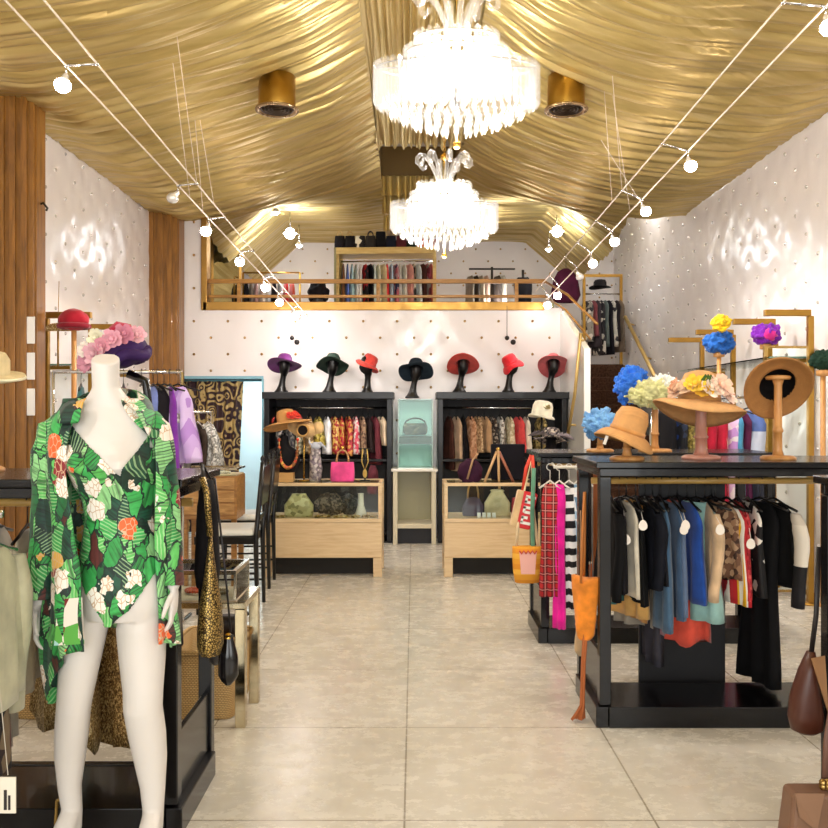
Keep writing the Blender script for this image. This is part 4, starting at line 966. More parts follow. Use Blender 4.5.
cab_row([
 (449, 'gown', 'dark brown gown leftmost', .62, fab('#4e2c22')),
 (456, 'gown', 'long beige gown with folded waist', .64, fab('#c9a98a')),
 (463, 'gown', 'long black gown', .64, fab('#121015')),
 (470, 'gown', 'long peach and tan gown', .64, pattern(('#c08a66', '#d8a884', '#a8724e'), 30.)),
 (477, 'dress', 'tan beaded dress', .42, pattern(('#b08c66', '#d0b088', '#8c6c48'), 44.)),
 (484, 'dress', 'camel dress', .42, fab('#b5906a')),
 (491, 'dress', 'dark brown and silver dress', .42, pattern(('#3c2c24', '#a09488', '#1f1815'), 40.)),
 (500, 'dress', 'silver grey ruffled dress', .42, pattern(('#c8c4bc', '#7a746c', '#e8e4dc'), 40.)),
 (509, 'dress', 'cream dress with black bow', .42, pattern(('#d6c8a8', '#e8dcc0', '#c4b08a'), 40.)),
 (518, 'gown', 'coral red gown', .42, fab('#e04a4a')),
 (526, 'dress', 'ivory dress', .42, fab('#e8dcc8')),
 (541, 'dress', 'olive and gold dress rightmost', .42, pattern(('#8c7a4a', '#c4ac6a', '#4e4428'), 40.))], 'right', 'clothes in the right back cabinet')
# pale lower mirror panel at the left edge of the right cabinet is part of its side
# black mannequin heads with hats
HEADM = plain('#070607', .35, 0, .4, .1)
def head_mesh():
    b = MB(); R = []
    # long stylised neck rising from a flared base, leaning, with a chin and face
    for z, x, rx, ry in ((0, 0, .075, .06), (.012, 0, .078, .062), (.03, .0, .06, .05), (.07, .005, .042, .038), (.12, .012, .034, .034), (.17, .022, .032, .034), (.2, .03, .036, .042), (.23, .036, .05, .06), (.27, .04, .058, .072), (.31, .04, .062, .076), (.35, .04, .058, .07), (.39, .04, .04, .05), (.41, .04, .012, .015)):
        ring = []
        for k in range(20):
            a = 2*pi*k/20; q = 1.0
            if .2 < z < .36: q += .12 * exp(-((a - 1.5 * pi) / .35) ** 2) * (1 if z < .25 else .6) + (.14 * exp(-((a - 1.5 * pi) / .16) ** 2) if .25 < z < .3 else 0)
            ring.append((x + rx * q * cos(a), ry * q * sin(a) - (.02 if z > .2 else 0), z))
        R.append(ring)
    b.rings(R); return b
Yd = 9.95; TC = Z(392, YC)
heads = [(283, 0, .0, '#6a2470', 'purple wide-brimmed', 'leftmost on the left cabinet', .20, .02, (-.35, .0, 0)), (331, 0, .1, '#33463c', 'dark green wide-brimmed', 'central on the left cabinet', .19, .03, (-.45, .12, .2)),
         (369, 0, -1.2, '#d8483e', 'coral red turned sideways', 'rightmost on the left cabinet', .15, .04, (0, .5, 0)), (414, .02, .0, '#23303c', 'dark teal navy', 'between the two back cabinets', .20, .04, (-.5, .0, 0)),
         (461, 0, .0, '#cf4238', 'coral red facing forward', 'leftmost on the right cabinet', .19, .02, (-.6, .0, 0)), (510, 0, .7, '#e02832', 'bright red small-brimmed', 'central on the right cabinet', .13, .06, (.1, -.5, 0)), (551, 0, .1, '#c05a5c', 'dusty rose red', 'rightmost on the right cabinet', .18, .03, (-.7, .1, 0))]
H0 = None
for i, (x, dx, rz, c, nm, wh, rb, dr, rot) in enumerate(heads):
    Y = Yd if i != 3 else 9.72; zb = TC if i != 3 else Z(399, 9.6) + .012
    o = head_mesh().build('head_stand', HEADM, None, (X(x, Y) - .02, Y, zb), rot=(0, 0, rz)) if H0 is None else H0.copy()
    if H0 is None: H0 = o
    else: C.objects.link(o); o.location = (X(x, Y) - .02, Y, zb); o.rotation_euler = (0, 0, rz)
    tag(o, 'black display head under the %s hat, %s' % (nm, wh), 'display head', 'black display heads')
    o.scale = (1.05, 1.05, 1.05)
    hx = .04 * cos(rz); h = thing('felt_hat', '%s hat %s' % (nm, wh), 'hat', (X(x, Y) - .02 + hx * 1.05 , Y - .02, zb + .335), 0, 'felt hats on black display heads', rot=rot)
    hat_mb(.088, .115, rb, .02, 2 + i % 2, dr, seed=i * 1.3, oval=1.08).build('crown_and_brim', fab(c), h); band_mb(.09, 0, .025, 1.08).build('hat_band', fab(c, var=.1, scale=5.), h)
# showcases
LW = wood('#d0b083', '#e4caa0', .4, (1.2, 6, 14))
def showcase(label, xa, xb, Y=7.72):
    x0, x1 = X(xa, Y), X(xb, Y); w = (x1 - x0) / 2; D = .5; H = Z(483, Y); zg = Z(520, Y); zb = Z(558, Y)
    r = thing('showcase', label, 'display case', ((x0 + x1) / 2, Y, 0), 0, 'pale wood glass-topped showcases'); f = .035
    bx = lambda nm, a, b, m=LW: MB().box(a, b).build(nm, m, r, mods=[BEV(.004)])
    bx('cabinet_body', (-w + .002, .005, zb), (w - .002, D, zg - .025)); bx('display_floor', (-w, 0, zg - .024), (w, D, zg + .012))
    for sx in (-1, 1):
        for y in (0, D - f): bx('corner_post', (sx * w, y, zg + .013), (sx * (w - f), y + f, H - .03))
        for y in (0, D - .07): bx('leg', (sx * w, y, 0), (sx * (w - .08), y + .07, zb - .001))
        bx('top_frame', (sx * w, f, H - .029), (sx * (w - f), D - f, H)); MB().box((sx * (w - .012), f, zg + .013), (sx * (w - .018), D - f, H - .03)).build('side_pane', glass(), r)
    for y in (0, D - f): bx('top_frame', (-w, y, H - .029), (w, y + f, H))
    bx('plinth', (-w + .085, .16, 0), (w - .085, D - .1, zb - .002), plain('#1b1712', .7))
    MB().box((-w + f, .012, zg + .013), (w - f, .018, H - .03)).build('front_pane', glass(), r); MB().box((-w + f, f, H - .012), (w - f, D - f, H - .004)).build('top_pane', glass(), r)
    return zg + .012, H
ZG, ZT = showcase('pale wooden showcase with a glass top on the left, before the back cabinet', 262, 382); showcase('pale wooden showcase with a glass top on the right, before the back cabinet', 444, 552)
# narrow shelf unit in the middle with a glass case on top
Y = 9.6; x0, x1 = X(393, Y), X(436, Y); w = (x1 - x0) / 2; zt = Z(469, Y); CRM = plain('#d8cfb4', .45)
r = thing('shelf_unit', 'narrow cream shelf unit in the middle of the back wall', 'shelf', ((x0 + x1) / 2, Y, 0))
for s in (-1, 1):
    for y in (0, .4): MB().box((s * w, y, 0), (s * (w - .05), y + .05, zt - .03)).build('leg', CRM, r, mods=[BEV()])
MB().box((-w - .02, -.01, zt - .029), (w + .02, .46, zt)).build('top', plain('#e8e4d8', .3), r, mods=[BEV()]); zz = Z(524, Y); MB().box((-w + .051, .0, zz - .05), (w - .051, .45, zz)).build('shelf', CRM, r, mods=[BEV()])
MB().box((-w + .051, .42, zz), (w - .051, .44, zt - .03)).build('back_panel', plain('#a8a27c', .3), r); MB().box((-w + .051, .1, 0), (w - .051, .12, zz - .051)).build('kick_board', plain('#15121a', .5), r)
zc = Z(400, Y)
r = thing('glass_case', 'glass display case with a dark purse, on the narrow cream shelf unit', 'display case', ((x0 + x1) / 2 + .01, Y + .02, zt)); h = zc - zt; g = w * .82
b = MB()
for sx in (-1, 1): 
    for y in (0, .38): b.box((sx * g, y, .012), (sx * (g - .012), y + .012, h))
b.build('edge', plain('#9fb8b0', .2), r); MB().box((-g, 0, 0), (g, .392, .011)).build('floor_plate', plain('#e6f4f0', .3), r); MB().box((-g, 0, h + .001), (g, .392, h + .012)).build('lid', glass('#e4f4f0', .4), r)
MB().box((-g + .013, .382, .012), (g - .013, .39, h)).build('back_pane', plain('#d3e6e2', .25), r); MB().box((-g + .013, .004, .013), (g - .013, .008, h - .001)).build('front_pane', glass('#f0fffb', .1), r); zs = h * .44; MB().box((-g + .013, .02, zs), (g - .013, .37, zs + .02)).box((-g + .013, .02, zs - .06), (g - .013, .03, zs - .001)).build('shelf', plain('#4c4a3a', .5), r)
c = r.location
h2 = thing('handbag', 'dark woven handbag with a curved handle inside the glass case on the middle shelf', 'handbag', (c[0], c[1] + .18, zt + zs + .02 + .02))
MB().rings([[(.14 * s * cos(2*pi*k/24), .05 * sin(2*pi*k/24), z) for k in range(24)] for s, z in ((.85, 0), (1, .03), (1, .09), (.9, .13))]).build('body', pattern(('#5a5044', '#2a241f', '#8a7c66'), 60.), h2)
MB().tube([(.12 * cos(q), 0, .12 + .07 * sin(q)) for q in [pi * k / 10 for k in range(11)]], .009, 7).build('handle', plain('#2a221c', .5), h2)
# ---------------------------------------------------------------- things on and in the left showcase
Y = 7.95
def bust(label, loc, mat, s=1., tilt=0):
    b = MB(); b.rings([[(w * cos(2*pi*k/20), d * sin(2*pi*k/20), z) for k in range(20)] for w, d, z in ((.06, .06, 0), (.065, .065, .015), (.1, .07, .03), (.13, .08, .12), (.15, .08, .2), (.13, .07, .27), (.06, .05, .31), (.045, .045, .35), (.04, .045, .4), (.02, .02, .41))])
    o = b.build('display_bust', mat, None, loc); o.scale = (s, s, s); return tag(o, label, 'display bust')
BV = fab('#121014')
p = at(288, 483, Y); bust('black display bust wearing the straw hat and beads, on the left showcase', (p[0] - .04, Y, ZT), BV, 1.05)
h = thing('straw_hat', 'tan straw sunhat with red flowers on the bust over the left showcase', 'hat', (X(287, Y), Y, Z(422, Y)), 0, None, rot=(-.1, -.22, 0))
hat_mb(.09, .12, .23, .012, 2, .03, oval=1.05).build('crown_and_brim', stripes_straw('#d9a05c'), h)
for k, (a, rr) in enumerate(((300, .045), (325, .05), (350, .045), (15, .04), (195, .04))): q = radians(a); flower_mb((.115 * cos(q), .115 * sin(q), .035), rr, k, 9, (cos(q), sin(q), .5)).build('flower', fab('#d8402e'), h)
b = MB()
for k in range(26): q = pi * k / 25; b.ball((-.04 + .085 * cos(q) + .03, -.09 - .02 * sin(q), -.02 - .26 * sin(q) ** .6), .016, 8)
b.tube([(-.04 + .085 * cos(q) + .03, -.09 - .02 * sin(q), -.02 - .26 * sin(q) ** .6) for q in [pi * k / 60 for k in range(61)]], .006, 6)
tag(b.build('bead_necklace', pattern(('#d86a34', '#d9b04a', '#8c5a2c', '#c8442c'), 30., .4), None, (X(291, Y), Y, Z(437, Y))), 'long orange and yellow bead necklace hanging on the black bust', 'necklace')
r = thing('felt_hat', 'pale tan bonnet seen end-on with a round dark opening, right of the straw sunhat', 'hat', (X(304, Y), Y, Z(430, Y)))
b = MB(); b.ball((0, .03, 0), .1, 20, (1.3, .8, .75), .12, 5); b.ball((-.1, .02, .03), .06, 14, (1, .8, 1), .2, 3); b.ball((.13, .02, .02), .06, 14, (1, .8, 1), .2, 8); b.build('crown', fab('#d8b47e'), r, mods=[SUB(1)])
MB().lathe([(.05, 0), (.065, .015), (.06, .035), (.045, .03)], (0, 0, 0), 20, Matrix.Rotation(pi/2, 4, 'X') @ Matrix.Translation((0, 0, .06))).build('rim', fab('#c89a5c'), r); MB().lathe([(.0, .0), (.05, .0)], seg=18, M=Matrix.Translation((0, -.07, 0)) @ Matrix.Rotation(pi/2, 4, 'X')).build('opening', fab('#1a1210'), r)
r = thing('necklace_stand', 'thin brass pole stand holding up the tan bonnet on the left showcase', 'stand', (X(304, Y), Y, ZT)); MB().lathe([(.001, 0), (.06, 0), (.06, .01), (.001, .012)], seg=16).build('base', BRASS, r); MB().cyl((0, 0, .01), (0, 0, Z(430, Y) - ZT - .06), .007, 8).build('pole', BRASS, r)
tag(MB().box((-.11, -.06, 0), (.11, .06, .085)).build('wooden_box', wood('#b88a4c', '#d0a464'), None, (X(282, 7.85), 7.85, ZT), mods=[BEV(.005)]), 'low wooden box at the left end of the left showcase top', 'box')
r = thing('display_hand', 'silver-grey brocade glove on a display arm on the left showcase', 'glove', (X(315, Y), Y, ZT))
MB().tube([(0, 0, 0), (.01, 0, .12), (0, 0, .24), (.01, 0, .3)], [.055, .06, .05, .045], 14).build('sleeve', pattern(('#a9a0a0', '#6d6468', '#cfc6c2', '#8a7c88'), 40., .5), r)
MB().ball((.01, 0, .33), .045, 12, (1.2, .6, .8)).build('palm', fab('#c8ccd6'), r)
for k in range(4): MB().tube([(.02 + .012 * k, -.01, .34), (.05 + .012 * k, -.02, .36 - .012 * k), (.085 + .008 * k, -.03, .33 - .014 * k)], [.011, .01, .007], 7).build('finger', fab('#c8ccd6'), r)
MB().tube([(-.03, -.01, .33), (-.05, -.02, .36), (-.05, -.02, .385)], [.012, .01, .007], 7).build('thumb', fab('#c8ccd6'), r)
def handbag(label, loc, w, h, d, mat, hh, hmat=None, taper=.85, rz=0, name='handbag'):
    r = thing(name, label, 'handbag', loc, rz)
    MB().rings([[(w/2 * s * (abs(cos(a)) ** .5) * (1 if cos(a) > 0 else -1), d/2 * s2 * (abs(sin(a)) ** .6) * (1 if sin(a) > 0 else -1), z) for a in [2*pi*k/28 for k in range(28)]] for s, s2, z in ((.93, .9, 0), (1, 1, h * .08), (1, 1, h * .5), (taper, .7, h * .95), (taper * .98, .5, h))]).build('body', mat, r)
    if hh: MB().tube([(w * .25 * cos(q), -d * .2, h * .96 + hh * sin(q) ** .8) for q in [pi * k / 12 for k in range(13)]], .008, 7).tube([(w * .25 * cos(q), d * .2, h * .96 + hh * sin(q) ** .8) for q in [pi * k / 12 for k in range(13)]], .008, 7).build('handle', hmat or mat, r)
    return r
r = handbag('hot pink handbag with tall handles standing on the left showcase', (X(343, Y), Y - .05, ZT), .225, .18, .1, fab('#ec4f92'), .12, plain('#b58a5a', .5), .95); MB().lathe([(.001, 0), (.018, .0), (.018, .03), (.001, .04)], (0, 0, .29), 10).build('charm', BRASS, r)
r = thing('necklace_stand', 'gold tassel necklace on a slim dark T stand, right on the left showcase', 'necklace', (X(365, Y), Y, ZT)); MB().lathe([(.001, 0), (.05, 0), (.05, .01), (.001, .012)], seg=14).cyl((0, 0, .01), (0, 0, .3), .008, 8).cyl((-.06, 0, .3), (.06, 0, .3), .008, 8).build('stand', CAB, r); MB().tube([(-.02, -.012, .3), (-.03, -.015, .18), (0, -.02, .1), (.03, -.015, .18), (.02, -.012, .3)], .006, 6).ball((0, -.02, .07), .03, 10, (.7, .5, 1.4)).build('tassel', fab('#c9a958'), r)
p = at(372, 455, 8.05); garment('dress', 'burgundy dress hanging low at the right end behind the left showcase', 'dress', None, (X(373, 9.6), 9.62, 1.0), .3, .32, mat=fab('#5e2a34'), seed=300, d=.05, hang=False, w=.12)
handbag('round greenish gold evening bag inside the left showcase', (X(299, 7.9), 7.9, ZG), .27, .21, .1, pattern(('#b8ac74', '#d8d09c', '#8c8450', '#c9c088'), 30., .4), 0, None, .5)
tag(MB().ball((0, 0, .1), .13, 26, (1.1, .6, .8), .4, 4).build('fur_stole', pattern(('#4a4038', '#2a241f', '#7a6c5c'), 60.), None, (X(330, 7.95), 7.97, ZG), mods=[SUB(1)]), 'rolled grey-brown fur stole inside the left showcase, right of the gold bag', 'stole')
tag(MB().ball((0, 0, .1), .11, 26, (1, .6, .85), .4, 8).build('fur_stole', pattern(('#2c2a26', '#1a1816', '#4a4640'), 60.), None, (X(348, 7.95), 7.98, ZG), mods=[SUB(1)]), 'dark fur stole inside the left showcase, right of the grey-brown one', 'stole')
tag(MB().lathe([(.001, 0), (.05, 0), (.055, .02), (.03, .1), (.025, .2), (.03, .21)], seg=16).build('vase', plain('#d8d2c0', .3), None, (X(361, 7.95), 7.93, ZG)), 'slim cream vase inside the left showcase', 'vase')
JW = pattern(('#c8a860', '#e0cfa0', '#8a6c34', '#d8b87c'), 50., .35, metal=.4)
for k, (x, y) in enumerate(((272, 7.82), (281, 7.80), (318, 7.80), (326, 7.83), (337, 7.80), (344, 7.82), (356, 7.79), (366, 7.81), (374, 7.80))):
    b = MB(); n = 16; b.tube([(.035 * cos(2*pi*j/n), .03 * sin(2*pi*j/n), .012) for j in range(n + 1)], .011, 6)
    tag(b.build('bracelet', JW, None, (X(x, y), y, ZG), rot=(0, 0, k)), 'gold coloured bracelet, %s from the left on the floor of the left showcase' % ORD[k], 'bracelet', 'bracelets in the left showcase')
# ---------------------------------------------------------------- right showcase
handbag('cream trapezoid handbag with very long bamboo handles inside the right showcase', (X(497, 7.95), 7.93, ZG), .24, .24, .1, fab('#c9bc98'), .01, None, .45)
r = thing('bag_handle_stand', 'tall inverted V of tan and copper rods rising over the cream handbag', 'handle', (X(499, 7.95), 7.95, ZG + .25)); r['category'] = 'stand'
MB().tube([(-.14, 0, .05), (-.02, 0, .35)], .013, 8).build('rod', wood('#c89a6a', '#d8b07c'), r); MB().tube([(.14, 0, .05), (.0, 0, .35)], .013, 8).build('rod', plain('#a8644a', .4), r); MB().tube([(.0, -.03, .0), (-.01, -.02, .36)], .012, 8).build('rod', wood('#c89a6a', '#d8b07c'), r)
MB().ball((-.01, -.01, .37), .022, 8).build('knob', BRASS, r)
handbag('grey-purple handbag with a rounded top inside the right showcase', (X(473, 7.95), 7.95, ZG), .2, .17, .1, fab('#4e4658'), .15, plain('#b08a5a', .4), .6)
handbag('deep red clutch bag at the right inside the right showcase', (X(523, 7.95), 7.93, ZG), .22, .17, .07, plain('#9c2430', .45), 0, None, .95)
r = thing('handbag', 'cream-white pouch bag behind the red clutch in the right showcase', 'handbag', (X(522, 8.05), 8.1, ZG)); pouch_mb(.12, .06, .2).build('body', fab('#d8c9a8'), r, (0, 0, .2))
for k in range(4): tag(MB().box((-.016, -.01, 0), (.016, .0, .045)).build('name_card', plain('#f4f4f0', .5), None, (X(479 + 5 * k, 7.8), 7.8, ZG), rot=(-.2, 0, 0)), 'small white card, %s from the left at the front of the right showcase' % ORD[k], 'card', 'small white cards in the right showcase')
tag(MB().box((-.16, -.04, 0), (.16, .04, .34)).build('display_block', fab('#131018'), None, (X(508, 8.08), 8.1, ZT), mods=[BEV(.01)]), 'black upholstered display block standing on the right showcase', 'display block')
r = thing('purple_scarf', 'dark plum draped scarf at the left on the right showcase', 'scarf', (X(470, 8.0), 8.0, ZT)); r.name = 'draped_scarf'; MB().ball((0, 0, .08), .12, 22, (1, .6, 1.), .35, 9).build('cloth', fab('#3a1830'), r, mods=[SUB(1)]); MB().tube([(-.03, -.09, .02), (.02, -.09, .2), (.07, -.08, .26)], .01, 7).build('strap', plain('#b8906a', .4), r)
r = thing('display_bust', 'black display bust with a jewelled collar at the right end of the right showcase', 'display bust', (X(551, 8.0), 8.0, ZT)); MB().rings([[(w * cos(2*pi*k/20), d * sin(2*pi*k/20), z) for k in range(20)] for w, d, z in ((.09, .07, 0), (.13, .08, .1), (.15, .08, .18), (.1, .07, .26), (.05, .05, .32), (.045, .045, .4))]).build('torso', BV, r); MB().tube([(.12 * cos(q), -.04 - .05 * abs(sin(q)), .26 - .08 * sin(q)) for q in [pi * k / 12 for k in range(13)]], .022, 8).build('collar', pattern(('#d8d8dc', '#7a7a84', '#f2f2f4'), 70., .3), r)
h = thing('felt_hat', 'smoky grey feathered hat on the bust over the right showcase', 'hat', (X(551, 8), 8.0, ZT + .4), 0, None, rot=(-.15, .1, 0)); hat_mb(.085, .1, .17, .02, 3, .02).build('crown_and_brim', pattern(('#3c3438', '#7a6c66', '#b8aca0', '#241f22'), 50.), h)
for k in range(9): q = radians(180 + 22 * k); MB().add([(.1*cos(q), .1*sin(q), .02), (.16*cos(q+.2), .16*sin(q+.2), .05), (.22*cos(q), .22*sin(q), .0), (.16*cos(q-.2), .16*sin(q-.2), .01)], [(0,1,2,3)]).build('feather', fab('#6e6468'), h, mods=[SOL(.004)])
h = thing('cloche_hat', 'ivory cloche with small dark flower on a stand above the right showcase', 'hat', (X(542, 8.1), 8.12, Z(415, 8.1)), 0, None, rot=(0, .15, 0)); hat_mb(.1, .14, .13, .01, 2, .02).build('crown_and_brim', fab('#e9e2cc'), h); flower_mb((.02, -.1, .08), .035, 3).build('flower', fab('#8a7a4a'), h)
r = thing('hat_stand', 'slim dark stand under the ivory cloche on the right showcase', 'hat stand', (X(542, 8.1), 8.12, ZT)); MB().lathe([(.001, 0), (.07, 0), (.07, .012), (.001, .015)], seg=16).cyl((0, 0, .01), (0, 0, Z(415, 8.1) - ZT + .1), .01, 8).build('post', CAB, r)
# curtain in the doorway
n = 120; pts = []
cx0, cx1 = DX0 + .005, X(242, YB)
for j in range(13):
    z = .04 + (1.875 - .04) * j / 12
    for i in range(n + 1):
        u = i / n; pts.append((cx0 + (cx1 - cx0 - .09 * (1 - j / 12)) * u, YB + .06 + .03 * sin(u * 40 + .4 * sin(j * .5)), z))
fs = [(j*(n+1)+i, j*(n+1)+i+1, (j+1)*(n+1)+i+1, (j+1)*(n+1)+i) for j in range(12) for i in range(n)]
def damask():
    t = NT('damask'); v = t.n('ShaderNodeTexVoronoi', Scale=11., _feature='SMOOTH_F1'); t.l(t.obj((1, .0, .75)), v.inputs['Vector'])
    w = t.n('ShaderNodeMath', _operation='SINE'); ml = t.n('ShaderNodeMath', _operation='MULTIPLY'); ml.inputs[1].default_value = 26.; t.l(v.outputs['Distance'], ml.inputs[0]); t.l(ml.outputs[0], w.inputs[0])
    n = t.n('ShaderNodeTexNoise', Scale=34., Detail=2.); t.l(t.obj((1, 0, 1)), n.inputs['Vector']); ad = t.n('ShaderNodeMath', _operation='ADD'); m3 = t.n('ShaderNodeMath', _operation='MULTIPLY'); m3.inputs[1].default_value = 2.2; t.l(n.outputs['Fac'], m3.inputs[0]); t.l(w.outputs[0], ad.inputs[0]); t.l(m3.outputs[0], ad.inputs[1])
    r = t.ramp([(0, '#2c1a22'), (.5, '#3a2428'), (.56, '#a8905a'), (1, '#c4ac74')]); mr = t.n('ShaderNodeMapRange'); mr.inputs[1].default_value = -.4; mr.inputs[2].default_value = 2.6; t.l(ad.outputs[0], mr.inputs[0]); t.l(mr.outputs[0], r.inputs['Fac']); t.l(r.outputs[0], t.b.inputs['Base Color']); t.set(Roughness=.6); return t.m
r = thing('curtain', 'dark purple and gold damask curtain in the doorway at the back left', 'curtain', (0, 0, 0)); MB().add(pts, fs, True).build('cloth', damask(), r, mods=[SOL(.004)]); MB().cyl((DX0 + .01, YB + .06, 1.885), (DX1 - .01, YB + .06, 1.885), .014, 10).build('rod', plain('#5f93a4', .4), r)
# ================================================================== LEFT SIDE
L1 = (-2.3, -.84, 3.02, 3.58)
rack('black rack at the left front, behind the mannequin', *L1)
YL = 3.3
# shawl and clothes hanging in it
garment('shawl', 'gold and cream sequinned crochet shawl hanging in the left front rack', 'shawl', None, (-1.36, YL + .05, 1.15), .9, .80, mat=sequins('#3a2a18', '#a5834a', '#f0dca8'), seed=201, d=.05, w=.2, flare=1.2, hem=.02, hgroup='hangers on the left front rack')
garment('shawl', 'bronze lace shawl hanging between the legs of the mannequin in the left front rack', 'shawl', None, (-1.17, YL + .03, 1.15), .7, .82, mat=sequins('#2c1e10', '#8a6430', '#e8c888'), seed=202, d=.045, w=.15, flare=1.1, hem=.02, hgroup='hangers on the left front rack')
for i, (x, c, ds, L) in enumerate(((-1.98, '#2a2630', 'dark charcoal dress', .8), (-1.86, '#c9c2b0', 'pale stone dress', .75), (-1.74, '#5c5448', 'olive grey dress', .8), (-1.62, '#d6cfc0', 'cream dress', .85), (-1.5, '#cfc6ae', 'pale beige dress', .6), (-1.04, '#181419', 'black dress', .55), (-.96, '#241d24', 'near-black blouse', .5))):
    garment('dress', ds + ' in the left front rack behind the mannequin', 'dress', 'clothes in the left front rack', (x, YL, 1.15), .15, L, seed=210 + i, mat=fab(c), d=.03, hgroup='hangers on the left front rack')
# clothes on a nearer rail at the left edge
r = rail('chrome clothes rail at the left edge, nearest the camera', -2.4, -1.36, 2.5, 1.2, foot=.16)
MB().cyl((.5, 0, 1.2), (.67, 0, 1.2), .012, 10).build('bar_end', CHROME, r)
GN = 'clothes on the near left rail'
for i, (x, ds, cat, L, m, d, sl, cl) in enumerate(((-1.235, 'sage grey silk blouse with long sleeves, nearest the mannequin', 'blouse', .48, fab('#b9b79c', .6), .022, .5, 1), (-1.29, 'dark floral jacket', 'jacket', .72, pattern(('#2a1c22', '#5a2a2e', '#1a1418', '#7c6a54'), 16.), .03, .5, 1), (-1.345, 'pale mint linen tunic', 'tunic', .78, fab('#dcebd4'), .03, .66, 1), (-1.42, 'black dress', 'dress', .9, fab('#141216'), .04, 0, 0), (-1.52, 'cream printed dress', 'dress', .9, pattern(('#d8d0bc', '#e6e0d0', '#a8584a', '#d0c8b0'), 14.), .04, 0, 0))):
    garment(cat, ds + ', on the near left rail', cat, GN, (x, 2.5, 1.2), .12, L, seed=230 + i, mat=m, d=d, sleeve=sl, hgroup='hangers on the near left rail', hmat=CHROME, w=.2)
r = thing('price_card', 'white card with a small dark figure hanging low at the left edge', 'card', (X(8, 2.36), 2.36, Z(795, 2.36))); MB().box((-.022, -.002, -.05), (.022, .002, .05)).build('card', plain('#e4dccb', .5), r); MB().box((-.010, -.004, -.04), (-.002, -.0021, .015)).box((.002, -.004, -.04), (.008, -.0021, .0)).build('print', plain('#2a2220', .6), r); MB().tube([(0, 0, .055), (-.06, .07, .3), (-.12, .14, 1.19 - Z(795, 2.36))], .0015, 4).build('string', plain('#c8c0b0', .5), r)
# bags on the aisle end of the left rack
p = at(191, 520, 3.12)
r = thing('clutch_bag', 'black satin bag hanging highest on the aisle end of the left front rack', 'bag', (-.79, 3.25, Z(480, 3.25)))
MB().rings([[(.042 * cos(a) * s, (.10 * sin(a)) * s2 + .0, z) for a in [2*pi*k/20 for k in range(20)]] for s, s2, z in ((.5, .35, .0), (.9, .5, -.1), (1, .65, -.22), (1.1, .9, -.34), (.9, .8, -.40), (.3, .3, -.42))]).build('body', fab('#0f0c10'), r)
strap([(0, -.05, 0), (-.02, 0, .06), (0, .05, 0)], .008).build('strap', plain('#141014', .4), r)
r = thing('mesh_bag', 'gold chain-mesh shoulder bag hanging on the aisle end of the left front rack', 'bag', (-.752, 3.14, Z(560, 3.14)))
GM = lace('#3a2c14', '#c8a860', 110., .35, .6)
MB().rings([[(.046 * cos(a) * s, .072 * sin(a) * s, z) for a in [2*pi*k/24 for k in range(24)]] for s, z in ((.12, .1), (.25, .03), (.5, -.06), (.85, -.16), (1., -.25), (1.02, -.31), (.8, -.345), (.3, -.35))]).build('pouch', GM, r)
MB().tube([(-.0, -.008, .09), (-.01, -.015, .25), (-.03, .0, Z(478, 3.14) - Z(560, 3.14))], .012, 8).build('strap', GM, r)
r = thing('pouch', 'small shiny black pouch hanging lowest at the aisle end of the left rack', 'bag', (-.70, 3.2, Z(640, 3.2)))
pouch_mb(.075, .06, .19, top=.5).build('body', plain('#0c0a0c', .2), r, (0, 0, .02)); MB().lathe([(.014, .0), (.018, .01), (.012, .02), (.006, .028)], seg=14).build('clasp', BRASS, r); MB().tube([(.01, 0, .03), (-.01, 0, .25), (-.05, 0, Z(478, 3.2) - Z(640, 3.2))], .004, 6).build('cord', plain('#151015', .4), r)
r = thing('pouch', 'dark round pouch behind the gold mesh bag', 'bag', (-.775, 3.34, Z(650, 3.34))); MB().ball((0, 0, 0), .07, 16, (.45, 1.1, .8)).build('body', plain('#16141a', .4), r); MB().tube([(0, 0, .05), (-.01, 0, .3), (-.04, 0, .65)], .004, 6).build('cord', plain('#151015', .4), r)
# wicker baskets
WK = wood('#a8804a', '#d8b474', .7, (20, 20, 60))
@cached
def wicker():
    t = NT('wicker'); b = t.n('ShaderNodeTexBrick', _offset=.5, Scale=1., Mortar_Size=.0016); b.inputs['Brick Width'].default_value = .016; b.inputs['Row Height'].default_value = .009
    s = t.n('ShaderNodeSeparateXYZ'); t.l(t.obj(), s.inputs[0]); a = t.n('ShaderNodeMath', _operation='ADD'); t.l(s.outputs[0], a.inputs[0]); t.l(s.outputs[1], a.inputs[1]); c = t.n('ShaderNodeCombineXYZ'); t.l(a.outputs[0], c.inputs[0]); t.l(s.outputs[2], c.inputs[1]); t.l(c.outputs[0], b.inputs['Vector'])
    b.inputs['Color1'].default_value = lin('#c9a468'); b.inputs['Color2'].default_value = lin('#d8b87c'); b.inputs['Mortar'].default_value = lin('#8a683a'); t.l(b.outputs['Color'], t.b.inputs['Base Color']); t.bump(b.outputs['Fac'], -.8, .006); t.set(Roughness=.7); return t.m
def basket(label, x0, x1, y0, y1, h):
    r = thing('wicker_basket', label, 'basket', ((x0 + x1) / 2, (y0 + y1) / 2, 0), 0, 'wicker baskets on the floor'); w, d = (x1 - x0) / 2, (y1 - y0) / 2; R = []
    for s, z in ((.9, 0), (.92, .01), (1, h), (.95, h), (.88, .03)): R.append([(w * s * (abs(cos(a)) ** .25) * (1 if cos(a) > 0 else -1), d * s * (abs(sin(a)) ** .25) * (1 if sin(a) > 0 else -1), z) for a in [2*pi*(k + .5)/36 for k in range(36)]])
    MB().rings(R).build('body', wicker(), r)
    MB().tube([(w * (abs(cos(a)) ** .25) * (1 if cos(a) > 0 else -1), d * (abs(sin(a)) ** .25) * (1 if sin(a) > 0 else -1), h) for a in [2*pi*(k + .5)/36 for k in range(37)]], .012, 6).build('rim', wicker(), r)
